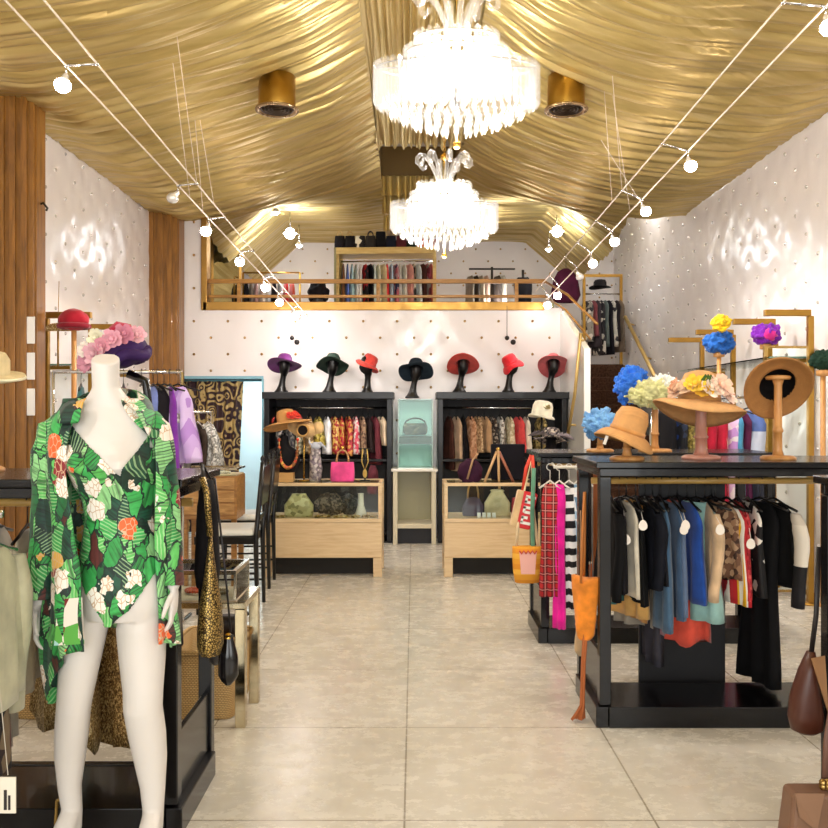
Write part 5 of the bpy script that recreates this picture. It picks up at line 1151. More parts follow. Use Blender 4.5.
basket('wicker basket on the floor behind the right end of the left front rack', X(163, 4.12), X(234, 4.1), 4.12, 4.62, .33); basket('wicker basket on the floor behind the left leg of the mannequin', X(95, 4.12) - .45, X(122, 4.12), 4.12, 4.62, .33)
r = thing('handbag', 'dark purse standing on top of the right wicker basket', 'handbag', (-.98, 4.4, .345)); MB().rings([[(.09 * s * cos(2*pi*k/20), .05 * sin(2*pi*k/20), z) for k in range(20)] for s, z in ((.9, 0), (1, .06), (.8, .1))]).tube([(.06, 0, .09), (.1, 0, .13), (.12, 0, .1)], .014, 7).build('body', plain('#2a1d16', .5), r)
tag(MB().box((-.09, -.09, 0), (.09, .09, .33)).build('black_cuboid', plain('#0f0d10', .4), None, (X(141, 4.3), 4.3, 0), mods=[BEV(.01)]), 'plain black cuboid on the floor between the two wicker baskets', 'bin')  # plain black block filling the gap between the baskets
# brass and glass side table with a glass jewellery box
GT = (-1.42, -.80, 4.03, 4.42); tz = Z(603, 4.03)
MIRR = metal('#b8a988', .1)
r = thing('side_table', 'brass-legged side table with a glass top at the aisle, behind the left front rack', 'table', ((GT[0] + GT[1]) / 2, GT[2], 0)); w = (GT[1] - GT[0]) / 2; D = GT[3] - GT[2]
for s in (-1, 1):
    for y in (0, D - .05): MB().box((s * w, y, 0), (s * (w - .05), y + .05, tz - .03)).build('leg', MIRR, r, mods=[BEV(.003)])
b = MB(); b.box((-w, 0, tz - .029), (w, .05, tz)); b.box((-w, D - .05, tz - .029), (w, D, tz))
for s in (-1, 1): b.box((s * w, .05, tz - .029), (s * (w - .05), D - .05, tz))
b.build('frame', metal('#d4c8a8', .2), r, mods=[BEV(.003)]); MB().box((-w + .05, .05, tz - .015), (w - .05, D - .05, tz - .005)).build('top_pane', plain('#cfd0c4', .12), r)
bh = Z(575, 4.06) - tz
r = thing('jewellery_case', 'low glass jewellery case standing on the brass side table', 'display case', ((GT[0] + GT[1]) / 2 - .02, GT[2] + .03, tz)); w2 = w - .03; D2 = D - .06
b = MB()
for s in (-1, 1):
    for y in (0, D2 - .012): b.box((s * w2, y, .006), (s * (w2 - .012), y + .012, bh))
b.box((-w2, 0, bh), (w2, .02, bh + .02)); b.box((-w2, D2 - .02, bh), (w2, D2, bh + .02))
for s in (-1, 1): b.box((s * w2, .02, bh), (s * (w2 - .02), D2 - .02, bh + .02))
b.build('frame', metal('#cfc6b0', .2), r); b = MB(); b.box((-w2 + .013, .003, .006), (w2 - .013, .007, bh)).box((w2 - .007, .013, .006), (w2 - .003, D2 - .013, bh)).box((-w2 + .02, .02, bh + .006), (w2 - .02, D2 - .02, bh + .01)); b.build('pane', glass(), r); MB().box((-w2, 0, 0), (w2, D2, .005)).build('floor_plate', fab('#b9a890'), r)
for k, (dx, dy, rr, c, lb) in enumerate(((-.08, .1, .06, '#2a211c', 'dark oval frame ring standing in the jewellery case'), (.05, .16, .05, '#b5482c', 'coil of coral red beads in the jewellery case'), (.16, .12, .05, '#6a5638', 'coil of brown beads at the right in the jewellery case'), (-.18, .16, .05, '#c8b48c', 'coil of pale beads at the left in the jewellery case'))):
    n = 22; b = MB(); lc = Vector(r.location) + Vector((dx, dy, .02 if k else .075))
    if k == 0: tag(b.tube([(rr * cos(2*pi*j/n), .01 * sin(2*pi*j/n), rr * 1.05 * sin(2*pi*j/n)) for j in range(n + 1)], .008, 6).build('bangle', plain(c, .4), None, lc), lb, 'bangle')
    else:
        for q in range(2):
            for j in range(n - 6 * q): a = 2*pi*j/(n - 6*q); b.ball(((rr - .016 * q) * cos(a), (rr - .016 * q) * .9 * sin(a), .002), .0095, 6)
        tag(b.build('bead_necklace', plain(c, .3), None, lc), lb, 'necklace', 'bead coils in the jewellery case')
# purple flowered hat on a black stand, standing on the left rack
Y = 3.36
r = thing('hat_stand', 'black curved hat stand behind the mannequin neck, on the left rack', 'hat stand', (X(128, Y), Y, 1.262)); MB().lathe([(.001, 0), (.08, 0), (.08, .012), (.001, .016)], seg=20).build('base', LACQ, r); MB().tube([(0, 0, .01), (.03, 0, .15), (.08, .0, .27), (.07, 0, .36), (.0, 0, .39)], .017, 8).build('arm', LACQ, r)
h = thing('flowered_hat', 'purple turban hat covered with pink and cream flowers, just behind the mannequin neck', 'hat', (X(120, Y), Y, Z(352, Y)), 0, None, rot=(.1, -.28, 0))
VP = fab('#3a1f55', .7)
MB().ball((0, 0, 0), .105, 24, (1.05, .95, .62), .12, 2).build('crown', VP, h, mods=[SUB(1)]); MB().tube([(.098 * cos(2*pi*k/24), .09 * sin(2*pi*k/24), -.03 + .012 * sin(4*2*pi*k/24)) for k in range(25)], .024, 10).build('rolled_brim', VP, h)
MB().ball((.03, -.02, .065), .055, 18, (1, 1, .8), .25, 5).build('bow', fab('#b3123c'), h, mods=[SUB(1)])
for k, (x, y, z, rr, c) in enumerate(((-.10, -.09, -.01, .045, '#c98a9a'), (-.055, -.12, .0, .045, '#dca8b2'), (-.13, -.05, -.02, .04, '#c98696'), (.03, -.11, .035, .04, '#d094a2'), (.075, -.09, .045, .04, '#c07a8c'), (-.05, -.06, .06, .035, '#efe6c8'), (.115, -.06, .03, .035, '#d8a4ac'), (-.015, -.12, .02, .035, '#d890a0'), (-.10, -.10, .03, .03, '#efdcd0'))): flower_mb((x * .92, y - .015 - .01 * (k % 2), z + .01), rr, k, 9, (x * 4, -1, .25)).build('flower', fab(c), h)
# cream hat at the left edge
r = thing('straw_hat', 'cream flat-brimmed hat with a dark flower at the left edge before the pilaster', 'hat', (X(-18, 3.4), 3.4, Z(372, 3.4)), 0, None, rot=(.12, .12, 0)); hat_mb(.1, .09, .155, .01, 2, .01).build('crown_and_brim', stripes_straw('#e3cf9e'), r); flower_mb((.06, -.09, .05), .045, 4).build('flower', fab('#2c3a2c'), r); MB().tube([(.155 * cos(2*pi*k/30), .155 * 1.15 * sin(2*pi*k/30), -.012) for k in range(31)], .006, 6).build('edge_binding', fab('#efe2c0'), r)
wood_stand('wooden stand under the cream hat at the left edge, on the left rack', (X(-18, 3.4), 3.4, 1.262), Z(372, 3.4) - 1.262 + .0, STW)
# red hat and gold fan ornament at the brass frames
p = at(74, 316, 6.6); pole_stand('wooden pole stand under the red hat on the left wall side', (p[0], 6.6, p[2] - .05), 0, STW); r = thing('felt_hat', 'crimson red round hat on a pole before the left brass frame', 'hat', (p[0], 6.6, p[2] - .06)); MB().ball((0, 0, .03), .115, 24, (1, .9, .75), .12, 3).build('crown', fab('#a8182c'), r, mods=[SUB(1)]); MB().tube([(.108 * cos(2*pi*k/24), .1 * sin(2*pi*k/24), -.02) for k in range(25)], .022, 8).build('rolled_brim', fab('#8c1226'), r)
p = at(58, 331, 6.75); r = thing('fan_ornament', 'gold bead fan hat ornament hanging under the left brass frame', 'ornament', p)
MB().rings([[(rr * cos(pi * k / 14), rr * .1, rr * .55 * sin(pi * k / 14)) for k in range(15)] for rr in (.005, .06, .12)], closed=False, cap0=False, cap1=False).build('fan', lace('#a8813c', '#e0cf9a', 60., .4, .4), r, mods=[SOL(.006)]); MB().cyl((0, 0, 0), (0, 0, -.3), .008, 6).build('pin', GB, r); MB().cyl((0, .0, .06), (0, .02, .4), .003, 5).build('cord', GB, r)
# small white cards on the flank of the near pilaster
for k, yy in enumerate((330, 366, 402)):
    q = at(30, yy, 6.3); tag(MB().box((-.03, -.006, -.1), (.028, .004, .1)).build('photo_card', plain('#e8e4de', .4), None, (q[0] - .0, 6.318, q[2]), mods=[BEV(.002)]), 'small white card on the near brown pilaster, %s of three from the top' % ('first', 'second', 'third')[k], 'card', 'white cards on the pilaster')
# wall lamp hook on the near pilaster
r = thing('coat_hook', 'small black hook high on the side of the near brown pilaster', 'hook', (X(38, 6.45) + .02, 6.45, Z(205, 6.45))); MB().tube([(-.02, 0, 0), (.03, -.02, .01), (.06, -.02, -.03), (.05, -.02, -.05)], .009, 7).build('hook', BLK, r)
# rail with lilac dress
rail('chrome clothes rail on the left with the lilac dress at its end', -2.55, X(182, 6.) - .0, 6.0, Z(372, 6.))
GL = 'clothes on the rail with the lilac dress'; zr = Z(372, 6.)
for i, (x, ds, cat, L, m, d, rz) in enumerate(((178, 'lilac satin flared dress at the aisle end', 'dress', .54, stripes(('#c9a8e4', '#b48ad6', '#d8c0ee'), .06, 1), .1, 1.2), (171, 'violet ruffled sash dress behind the lilac one', 'dress', .66, fab('#7a2f9c'), .03, .5), (164, 'silver-white lace bolero top', 'top', .26, pattern(('#e8e4e0', '#a8a49c', '#f4f2ee'), 60.), .06, 1.1), (159, 'black bodice dress', 'dress', .45, fab('#17141a'), .05, .8), (153, 'periwinkle blue dress', 'dress', .66, fab('#7686c4'), .06, .6), (143, 'white blouse', 'top', .5, fab('#e4e0da'), .05, .5))):
    garment('dress' if cat == 'dress' else 'top', ds + ', on the left rail', cat, GL, (X(x, 6.), 6.0 - .03 * (i % 2), zr), rz, L, seed=250 + i, mat=m, d=d, w=.085 if i in (0,) else .15, flare=1.5 if i == 0 else 1.15, hgroup='hangers on the rail with the lilac dress', neck=.05)
for i, (x, ds, c) in enumerate(((-2.05, 'plum dress', '#5a2a4c'), (-2.2, 'ivory dress', '#e0dacb'), (-2.35, 'teal dress', '#2f6a6c'))): garment('dress', ds + ' on the left rail, hidden farther from the aisle', 'dress', GL, (x, 6., zr), .3, .8, seed=260 + i, mat=fab(c), d=.04, hgroup='hangers on the rail with the lilac dress')
# second rail: grey garments
rail('short chrome clothes rail by the doorway with grey clothes', X(168, 7.6), X(212, 7.6), 7.6, Z(412, 7.6))
for i, (x, ds, L, m, d) in enumerate(((208, 'silver sequinned jacket at the aisle end', .58, pattern(('#c8c8c4', '#7c7c78', '#e8e8e4', '#9c9c98'), 60., .4), .09), (198, 'dark brown suit jacket', .6, fab('#3c3028'), .035), (191, 'charcoal jacket', .6, fab('#2c2a2c'), .035), (183, 'grey wool jacket', .6, fab('#6c6864'), .035))):
    garment('jacket', ds + ', on the rail by the doorway', 'jacket', 'jackets on the rail by the doorway', (X(x, 7.6), 7.6, Z(412, 7.6)), .5, L, seed=270 + i, mat=m, d=d, w=.16, sleeve=.45, hgroup='hangers on the rail by the doorway', hmat=CHROME)
# small wooden counter cabinet with a glass lid
r = thing('display_cabinet', 'small honey-coloured wooden display cabinet with a glass lid, beside the black chairs', 'cabinet', (X(216, 6.95), 6.95, 0)); HWD = wood('#8a5c2c', '#c08c4c', .4, (2, 6, 14)); w = .17; zt = Z(470, 6.95)
MB().box((-w - .12, 0, .62), (w, .35, zt - .05)).build('body', HWD, r, mods=[BEV(.005)])
for k in range(3): MB().box((-w - .1, -.012, .66 + .105 * k), (w - .02, -.001, .75 + .105 * k)).build('drawer', wood('#a0703a', '#d8a866', .4, (2, 6, 14)), r, mods=[BEV(.003)])
for s in (-w - .09, w - .03):
    for y in (.02, .3): MB().box((s - .02, y, 0), (s + .02, y + .04, .619)).build('leg', HWD, r)
b = MB(); b.box((-w - .12, 0, zt), (w, .03, zt + .015)).box((-w - .12, .32, zt), (w, .35, zt + .015)).box((w - .02, .03, zt), (w, .32, zt + .015)); b.build('lid_frame', metal('#cfc0a0', .25), r); MB().box((-w - .1, .01, zt - .049), (w - .01, .34, zt - .04)).build('tray', fab('#c8b48c'), r); MB().box((-w - .11, .004, zt - .048), (w - .01, .008, zt)).build('lid_pane', glass(), r)
b = MB()
for k in range(14): b.ball((-.2 + .022 * k, .1 + .004 * (k % 3), zt - .026), .014, 6)
tag(b.build('bead_necklace', plain('#d8cfb8', .3), None, (X(216, 6.95), 6.95, 0)), 'row of pale beads in the tray of the honey-coloured cabinet', 'necklace')
# two black chairs facing left
BW = plain('#070606', .3, 0, .4, .15)
def chair(label, loc, rz):
    r = thing('side_chair', label, 'chair', loc, rz, 'black ladder-back chairs'); s = .21; hs = .58; ht = 1.12
    MB().rings([[(x * q, y * q, z) for x, y in ((-s, -s), (s, -s), (s, s), (-s, s))] for q, z in ((1, 0), (1.03, .02), (1, .04), (.9, .05))], smooth=False).build('cushion', plain('#dcdcd4', .5), r, (0, 0, hs), mods=[BEV(.012, 3)])
    MB().box((-s - .01, -s - .01, hs - .06), (s + .01, s + .01, hs - .002)).build('seat_frame', BW, r, mods=[BEV()])
    for sx in (-1, 1): MB().tube([(sx * (s - .015), -s + .015, 0), (sx * (s - .015), -s + .015, hs - .061)], [.014, .019], 8).build('leg', BW, r)
    for sx in (-1, 1):
        MB().tube([(sx * (s - .015), s + .03, 0), (sx * (s - .015), s - .0 + .02, hs - .03), (sx * (s - .015), s + .07, ht)], [.015, .02, .017], 8).build('leg', BW, r); MB().lathe([(.001, .06), (.014, .045), (.018, .03), (.01, .012), (.02, .0)], (sx * (s - .015), s + .07, ht), 10).build('finial', BW, r)
    b = MB(); b.rings([[(x, s + .035 + .08 * (z - hs) + dy, z) for x, dy in ((-s + .02, -.01), (s - .02, -.01), (s - .02, .01), (-s + .02, .01))] for z in (ht - .32, ht - .16, ht - .03)], smooth=False); b.build('backrest', BW, r, mods=[BEV()])
    b = MB(); b.box((-s + .02, s + .02, hs + .1), (s - .02, s + .036, hs + .14))
    b.build('back_rail', BW, r); b = MB()
    for z in (.18, .3): b.cyl((-s + .015, -s + .015, z), (-s + .015, s + .02, z), .009, 6).cyl((s - .015, -s + .015, z), (s - .015, s + .02, z), .009, 6)
    b.cyl((-s + .015, -s + .015, .24), (s - .015, -s + .015, .24), .009, 6); b.build('stretcher', BW, r); return r
chair('black chair with a white seat nearer the camera, beside the jewellery table', (X(229, 6.5), 6.5, 0), -pi/2 + .05); chair('black chair with a white seat farther back, before the damask curtain', (X(244, 7.4), 7.4, 0), -pi/2 + .05)

# ================================================================== MEZZANINE
MF = 2.2
r = thing('mezzanine_railing', 'gilded three-bar railing across the mezzanine opening', 'railing', (0, YB + .06, OZ + .07)); x0, x1 = OX0 + .02, X(546, YB); RW = wood('#8c5e24', '#bd8a3e', .4, (1, 10, 10))
z1 = Z(281, YB) - OZ - .07; z2 = Z(296, YB) - OZ - .07
MB().box((x0, -.025, z1 - .02), (x1, .025, z1 + .03)).build('top_rail', RW, r, mods=[BEV()]); MB().box((x0, -.02, z2 - .015), (x1, .02, z2 + .02)).build('middle_rail', RW, r, mods=[BEV()])
for px in (238, 378, 517): MB().box((X(px, YB) - .022, -.022, 0), (X(px, YB) + .022, .022, z1 - .021)).build('post', RW, r, mods=[BEV()])
MB().tube([(x1, 0, z1), (x1 + .22, -.3, z1 - .2), (x1 + .42, -1.0, z1 - .62)], .015, 8).tube([(x1, 0, z2), (x1 + .2, -.3, z2 - .2), (x1 + .34, -1.0, z2 - .6)], .012, 8).build('stair_rail', RW, r)
# cream clothes rack crowned with handbags
Ya = 12.0; xa, xb = X(338, Ya), X(436, Ya); zt = Z(250, Ya)
r = thing('gilt_clothes_rack', 'gold-topped clothes rack on the mezzanine, crowned by a row of handbags', 'rack', ((xa + xb) / 2, Ya, MF), -.05); w = (xb - xa) / 2; h = zt - MF
MB().box((-w, -.22, h - .09), (w, .22, h)).build('top_board', wood('#c8a455', '#e3c680', .4), r, mods=[BEV()]); MB().box((-w - .03, -.22, .2), (-w - .001, .22, h - .0)).build('end_panel', plain('#8c8458', .6), r)
for s in (-1, 1):
    for y in (-.2, .16): MB().box((s * w, y, 0), (s * (w - .04), y + .04, h - .091)).build('post', wood('#c8a455', '#e3c680', .4), r)
MB().cyl((-w + .04, 0, h - .16), (w - .04, 0, h - .16), .012, 8).build('clothes_rail', CHROME, r)
GMZ = 'clothes on the gold-topped mezzanine rack'; zr = zt - .10
cols = [('brown', '#8a5a34'), ('periwinkle', '#5c74c8'), ('pale aqua', '#b8dce0'), ('white', '#f0ece6'), ('blush white', '#f4e4de'), ('black and red', 'P1'), ('black', '#16141a'), ('mint white', '#e0ece0'), ('ivory', '#efe8cc'), ('champagne', '#e6d4ac'), ('scarlet', '#d8242c'), ('powder blue', '#b4cce0'), ('rose and navy', 'P2'), ('pearl grey', '#dcd8d2'), ('eggshell', '#efe9dc'), ('salmon pink', '#e8a49a'), ('black and cream', 'P3'), ('sky white', '#dfe8ec'), ('chocolate', '#54302a'), ('wine and grey', 'P4'), ('brick red', '#c04434')]
P = {'P1': pattern(('#17141a', '#17141a', '#c0242c'), 10.), 'P2': pattern(('#d8707c', '#2a3458', '#d8a4ac'), 14.), 'P3': pattern(('#1c181c', '#e8e0cc', '#8a7c6a'), 14.), 'P4': pattern(('#6c2430', '#8c8480', '#a04450'), 14.)}
for i, (nm, c) in enumerate(cols):
    x = X(343 + 4.35 * i, Ya); garment('dress', nm + ' dress on the gold-topped mezzanine rack, %s from the left' % (ORD[i] if i < 20 else 'last'), 'dress', GMZ, (x, Ya - .05 * (i / 20 - .5) * 2 * w * .5, zr), rnd.uniform(.1, .5), rnd.uniform(.75, 1.0), w=.17, d=.024, mat=P.get(c) or fab(c), seed=300 + i, hang=False, fold=.5)
HBN = [('black handbag with a loop handle', '#17141a'), ('black boxy handbag', '#1a161a'), ('black and white handbag', 'P3'), ('dark grey handbag', '#34302e'), ('tall black tote bag', '#121014'), ('navy-black handbag', '#1c2030'), ('maroon handbag', '#5c2428'), ('forest dark handbag', '#1f2a22'), ('orange-red handbag', '#c8502c'), ('rust brown handbag', '#8c3c28')]
for i, (nm, c) in enumerate(HBN):
    handbag(nm + ', %s from the left on top of the mezzanine rack' % ORD[i], (X(340 + 10.2 * i, Ya), Ya - .02, zt + .002), .15, .19 + .06 * (i == 4) - .04 * (i > 7), .12, P.get(c) or fab(c), .07 if i in (0, 1, 3, 6) else 0, plain('#c8a868' if i in (0, 1) else '#2a201c', .4), .9)
# T rail with dark clothes
Yt = 12.6; r = thing('t_bar_rail', 'black T-bar clothes rail on the right of the mezzanine', 'clothes rail', (X(492, Yt), Yt, MF)); h = Z(269, Yt) - MF
MB().cyl((X(469, Yt) - X(492, Yt), 0, h), (X(515, Yt) - X(492, Yt), 0, h), .014, 8).build('bar', BLK, r); MB().cyl((0, 0, 0), (0, 0, h + .03), .018, 8).build('post', BLK, r); MB().lathe([(.001, 0), (.2, 0), (.2, .015), (.001, .02)], seg=20).build('foot', BLK, r)
for i, (x, c, nm) in enumerate(((470, '#7c7468', 'grey'), (475, '#3c3834', 'dark grey'), (480, '#a89c88', 'stone'), (485, '#c8a898', 'blush'), (497, '#4c4440', 'brown-grey'), (502, '#b8b0a4', 'silver'))): garment('blouse', nm + ' blouse on the T-bar rail of the mezzanine, %s from the left' % ORD[i], 'top', 'clothes on the T-bar rail', (X(x, Yt), Yt, h + MF - .0), .4, .6, w=.14, d=.03, mat=fab(c), seed=330 + i, hang=False)
# other mezzanine things
b = garment('coat', 'black coat on a stand right of the T-bar rail on the mezzanine', 'coat', None, (X(523, 12.0), 12.0, Z(270, 12.0)), 1.4, .9, w=.13, d=.1, mat=fab('#15131a'), seed=340, hang=False)
tag(MB().cyl((0, 0, 0), (0, 0, Z(270, 12) - MF), .018, 8).lathe([(.001, 0), (.18, 0), (.18, .02), (.001, .025)], seg=18).build('coat_stand', BLK, None, (X(523, 12), 12.0, MF)), 'black stand inside the black coat on the mezzanine', 'stand')
tag(MB().box((-.16, -.02, 0), (.16, .02, .9)).build('sofa_back', plain('#a8a478', .7), None, (X(543, 12.4), 12.4, MF), mods=[BEV(.02, 3)]), 'olive-cream upholstered panel right of the black coat on the mezzanine', 'panel')
p = at(566, 283, 12.9); r = thing('hanging_cape', 'dark plum velvet cape hanging by the stairs at the right of the mezzanine', 'cape', p); MB().rings([[(.2 * s * cos(2*pi*k/20) * (1 + .1 * sin(5*2*pi*k/20)), .1 * s * sin(2*pi*k/20), z) for k in range(20)] for s, z in ((.2, .22), (.6, .17), (.9, .05), (1.1, -.18), (.8, -.3))]).build('cloth', fab('#4a1430'), r); MB().cyl((0, 0, .2), (0, 0, .9), .004, 5).build('cord', BLK, r)
tag(MB().ball((0, 0, 0), .14, 26, (1, .7, 1.1), .6, 4).build('feather_bouquet', fab('#1a161c'), None, (X(318, 11.6), 11.6, Z(293, 11.6)), mods=[SUB(1)]), 'dark bouquet of feathers left of the gold-topped mezzanine rack', 'bouquet')
tag(MB().lathe([(.001, 0), (.09, 0), (.1, .1), (.07, .5), (.09, Z(300, 11.6) - MF)], seg=16).build('floor_vase', plain('#2a2420', .4), None, (X(318, 11.6), 11.6, MF)), 'dark floor vase under the feather bouquet on the mezzanine', 'vase')
r = thing('gilt_mirror', 'gilt-framed mirror at the left end of the mezzanine', 'mirror', (X(226, 12.0), 12.0, MF + .3), .5); b = MB(); w, h = .22, Z(228, 12) - MF - .3
for a, c in (((-w, -.02, 0), (-w + .04, .02, h)), ((w - .04, -.02, 0), (w, .02, h)), ((-w + .04, -.02, h - .05), (w - .04, .02, h)), ((-w + .04, -.02, 0), (w - .04, .02, .05))): b.box(a, c)
b.build('frame', GILT, r, mods=[BEV()]); MB().box((-w + .04, -.008, .05), (w - .04, .01, h - .05)).build('glass', plain('#e0e6e4', .04, 1.), r); b = MB()
for s in (-1, 1): b.box((s * w - .03, -.15, -.3), (s * w + .03, .15, -.001))
b.build('foot', GILT, r)
rail('brass clothes rail at the left of the mezzanine', X(243, 11.9), X(300, 11.9), 11.9, 1.25, GB).location.z = MF
for i, (x, c, nm) in enumerate(((246, '#1a161c', 'black'), (251, '#8c8078', 'grey'), (256, '#c8a0a0', 'dusty pink'), (262, '#dcccc0', 'shell'), (268, '#f0ece8', 'white'), (274, '#201c24', 'jet black'), (280, '#e4e0e4', 'frost white'), (286, '#d4242c', 'red'), (292, '#c8503c', 'orange-red'))): garment('blouse', nm + ' garment on the left mezzanine rail, %s from the left' % ORD[i], 'top', 'clothes on the left mezzanine rail', (X(x, 11.9), 11.9, MF + 1.25), .3, .7, w=.15, d=.03, mat=fab(c), seed=350 + i, hang=False)
# landing rail at the head of the stairs
Yl = 13.1; xa, xb = X(584, Yl), X(621, Yl)
r = thing('brass_clothes_rack', 'brass clothes rack at the head of the stairs with dark clothes', 'rack', ((xa + xb) / 2, Yl, MF)); w = (xb - xa) / 2; h = Z(277, Yl) - MF
for s in (-1, 1): MB().box((s * w - .02, -.02, 0), (s * w + .02, .02, h)).build('post', GB, r)
MB().box((-w - .02, -.02, h), (w + .02, .02, h + .04)).build('top_bar', GB, r); MB().cyl((-w, 0, Z(294, Yl) - MF), (w, 0, Z(294, Yl) - MF), .012, 8).build('clothes_rail', CHROME, r)
for i, (c, nm, L) in enumerate((('#8c8478', 'grey', .8), ('#7a3c40', 'brick', .7), ('#3c3438', 'charcoal', .9), ('#1a171c', 'black', 1.05), ('#56605c', 'slate green', .9), ('#14121a', 'ink black', 1.05), ('#b8b4a8', 'silver', .9), ('#221c20', 'smoky black', .8), ('#6c5c4c', 'umber', 1.))):
    garment('dress', nm + ' dress on the brass rack at the stair head, %s from the left' % ORD[i], 'dress', 'clothes at the stair head', (xa + .05 + (xb - xa - .1) * i / 8, Yl, Z(294, Yl)), .5, L * .8, w=.15, d=.025, mat=pattern((c, c, '#c8c0b4', '#2a262a'), 16.) if i % 3 == 0 else fab(c), seed=370 + i, hang=False)
h = thing('felt_hat', 'dark hat lying on the brass rack at the stair head', 'hat', (X(600, Yl), Yl - .0, Z(290, Yl) + .06)); hat_mb(.1, .1, .17, .01, 2, .02).build('crown_and_brim', fab('#1c181a'), h)
# ================================================================== MANNEQUIN
YM0 = 2.86
def mx(px): return (px - 414) * YM0 / F
def mz(py): return EYE - (py - HZ) * YM0 / F
MW = plain('#dcd6d0', .42, 0, .4)
man = thing('mannequin', 'white headless mannequin in a green tropical shirt and bodysuit at the left front', 'mannequin', (mx(108), YM0, 0))
ox = mx(108)
S = 5.0 / 828 * 0 + YM0 / F      # metres per photo pixel at this depth
# torso levels: photo y, left x, right x, half depth, y offset of centre
TOR = [(362, 92, 119, .046, .0), (375, 92, 118, .048, .005), (388, 92, 119, .05, .01), (398, 86, 126, .055, .015), (408, 70, 140, .062, .02), (418, 60, 152, .075, .02), (432, 60, 156, .09, .012), (450, 66, 157, .108, .0), (466, 70, 157, .115, -.006), (480, 75, 154, .10, .0), (500, 84, 150, .085, .01), (518, 87, 149, .082, .012), (540, 84, 154, .092, .014), (562, 80, 160, .105, .016), (585, 78, 165, .115, .018), (604, 76, 167, .115, .02), (618, 80, 164, .10, .02)]
def tor(y):
    for a, b in zip(TOR, TOR[1:]):
        if a[0] <= y <= b[0]:
            t = (y - a[0]) / (b[0] - a[0]); t = t * t * (3 - 2 * t) * .4 + t * .6; return [p + (q - p) * t for p, q in zip(a, b)]
    return list(TOR[-1])
def tring(y, off=0., n=40):
    _, l, r, d, yo = tor(y); cx = mx((l + r) / 2) - ox; w = (r - l) / 2 * S + off; d += off; R = []
    for k in range(n):
        a = 2*pi*k/n; x = cx + w * cos(a) * (abs(cos(a)) ** -.08 if abs(cos(a)) > .05 else 1); yy = yo + d * sin(a)
        if sin(a) < 0 and 436 < y < 492:   # bust
            for bx in (-.48, .48): yy -= .05 * exp(-((cos(a) - bx) / .30) ** 2) * exp(-((y - 464) / 13) ** 2)
        R.append((x, yy, mz(y)))
    return R
b = MB(); ys = [362 + i * 6.5 for i in range(40) if 362 + i * 6.5 <= 618] + [618]
rr = [tring(y) for y in ys]
rr[0] = [(x, y, z + .012 + .45 * y - .12 * (x - (mx(105) - ox))) for x, y, z in rr[0]]
b.rings(rr)
def limb(pts, seg=32):
    P = []; Rr = []
    for i in range(len(pts) - 1):
        for k in range(4):
            t = k / 4; q = [a + (c - a) * (t * t * (3 - 2 * t) * .35 + t * .65) for a, c in zip(pts[i], pts[i + 1])]; P.append((q[0], q[1], q[2])); Rr.append(q[3])
    P.append(pts[-1][:3]); Rr.append(pts[-1][3]); b.tube(P, Rr, seg)
def L(px, y, py, rpx): return (mx(px) - ox, y, mz(py), rpx * S)
# legs: px centre, depth offset, py, radius in photo px
limb([L(95, .02, 596, 18), L(84, .01, 630, 21.5), L(80, .0, 660, 20), L(77, -.012, 690, 17.5), L(75, -.012, 706, 16.5), L(70, .012, 735, 16.5), L(67, .025, 760, 15), L(66, .03, 790, 11.5), L(68, .035, 815, 10), L(68, .02, 832, 11)])
limb([L(146, .02, 596, 20), L(140, .015, 630, 24.5), L(142, .005, 660, 22.5), L(144, -.01, 690, 19.5), L(144, -.012, 706, 19), L(146, .012, 735, 18.5), L(148, .025, 760, 16.5), L(150, .03, 790, 12.5), L(150, .035, 815, 10.5), L(150, .02, 832, 11)])
# feet on tiptoe: instep down to the ball of the foot
for px, s in ((68, -1), (150, 1)):
    x, y, z, _ = L(px, .03, 818, 1)
    R = []
    for t, yy, zz, w, h in ((0, .045, .115, .03, .04), (.15, .02, .13, .034, .042), (.4, -.03, .10, .036, .036), (.65, -.08, .058, .04, .028), (.85, -.125, .026, .043, .02), (1, -.165, .016, .04, .015), (1.1, -.185, .012, .025, .010)):
        R.append([(x + s * .012 * t + w * cos(2*pi*k/16), y - .03 + yy, max(.001, zz + h * sin(2*pi*k/16))) for k in range(16)])
    b.rings(R)
# arms
def arm(pts): limb(pts, 14)
arm([L(62, .02, 422, 12), L(52, .02, 440, 13), L(47, .025, 480, 11), L(46, .03, 520, 10), L(43, .01, 560, 8.5), L(41, -.01, 596, 6.5), L(40, -.015, 604, 6.8)])
arm([L(150, .02, 422, 12), L(158, .02, 440, 12), L(162, .03, 480, 10.5), L(165, .035, 520, 9.5), L(169, .02, 555, 8), L(173, .0, 582, 6), L(174, -.004, 588, 6.3)])
def hand(px, py, s, yo):
    x, y, z = mx(px) - ox, yo, mz(py)
    b.rings([[(x + s * dx + .014 * q * cos(2*pi*k/14), y + .030 * q * sin(2*pi*k/14), z - dz) for k in range(14)] for q, dx, dz in ((.7, 0, -.02), (.95, 0, .015), (1.05, -.003, .05), (1.0, -.006, .075), (.7, -.008, .085))])
    for k, (dy, ln) in enumerate(((-.023, .066), (-.008, .074), (.008, .07), (.022, .055))):
        p0 = (x - s * .004, y + dy, z - .07); b.tube([p0, (x - s * .006, y + dy * 1.12, z - .07 - ln * .45), (x - s * .018, y + dy * 1.15, z - .07 - ln * .78), (x - s * .033, y + dy * 1.1, z - .07 - ln)], [.0085, .0082, .0074, .006], 8)
    b.tube([(x - s * .004, y - .022, z - .012), (x - s * .012, y - .045, z - .04), (x - s * .02, y - .052, z - .068), (x - s * .026, y - .05, z - .085)], [.0105, .0105, .0085, .0065], 8)
hand(39, 606, 1 * -1, -.015); hand(174.5, 590, 1, -.004)
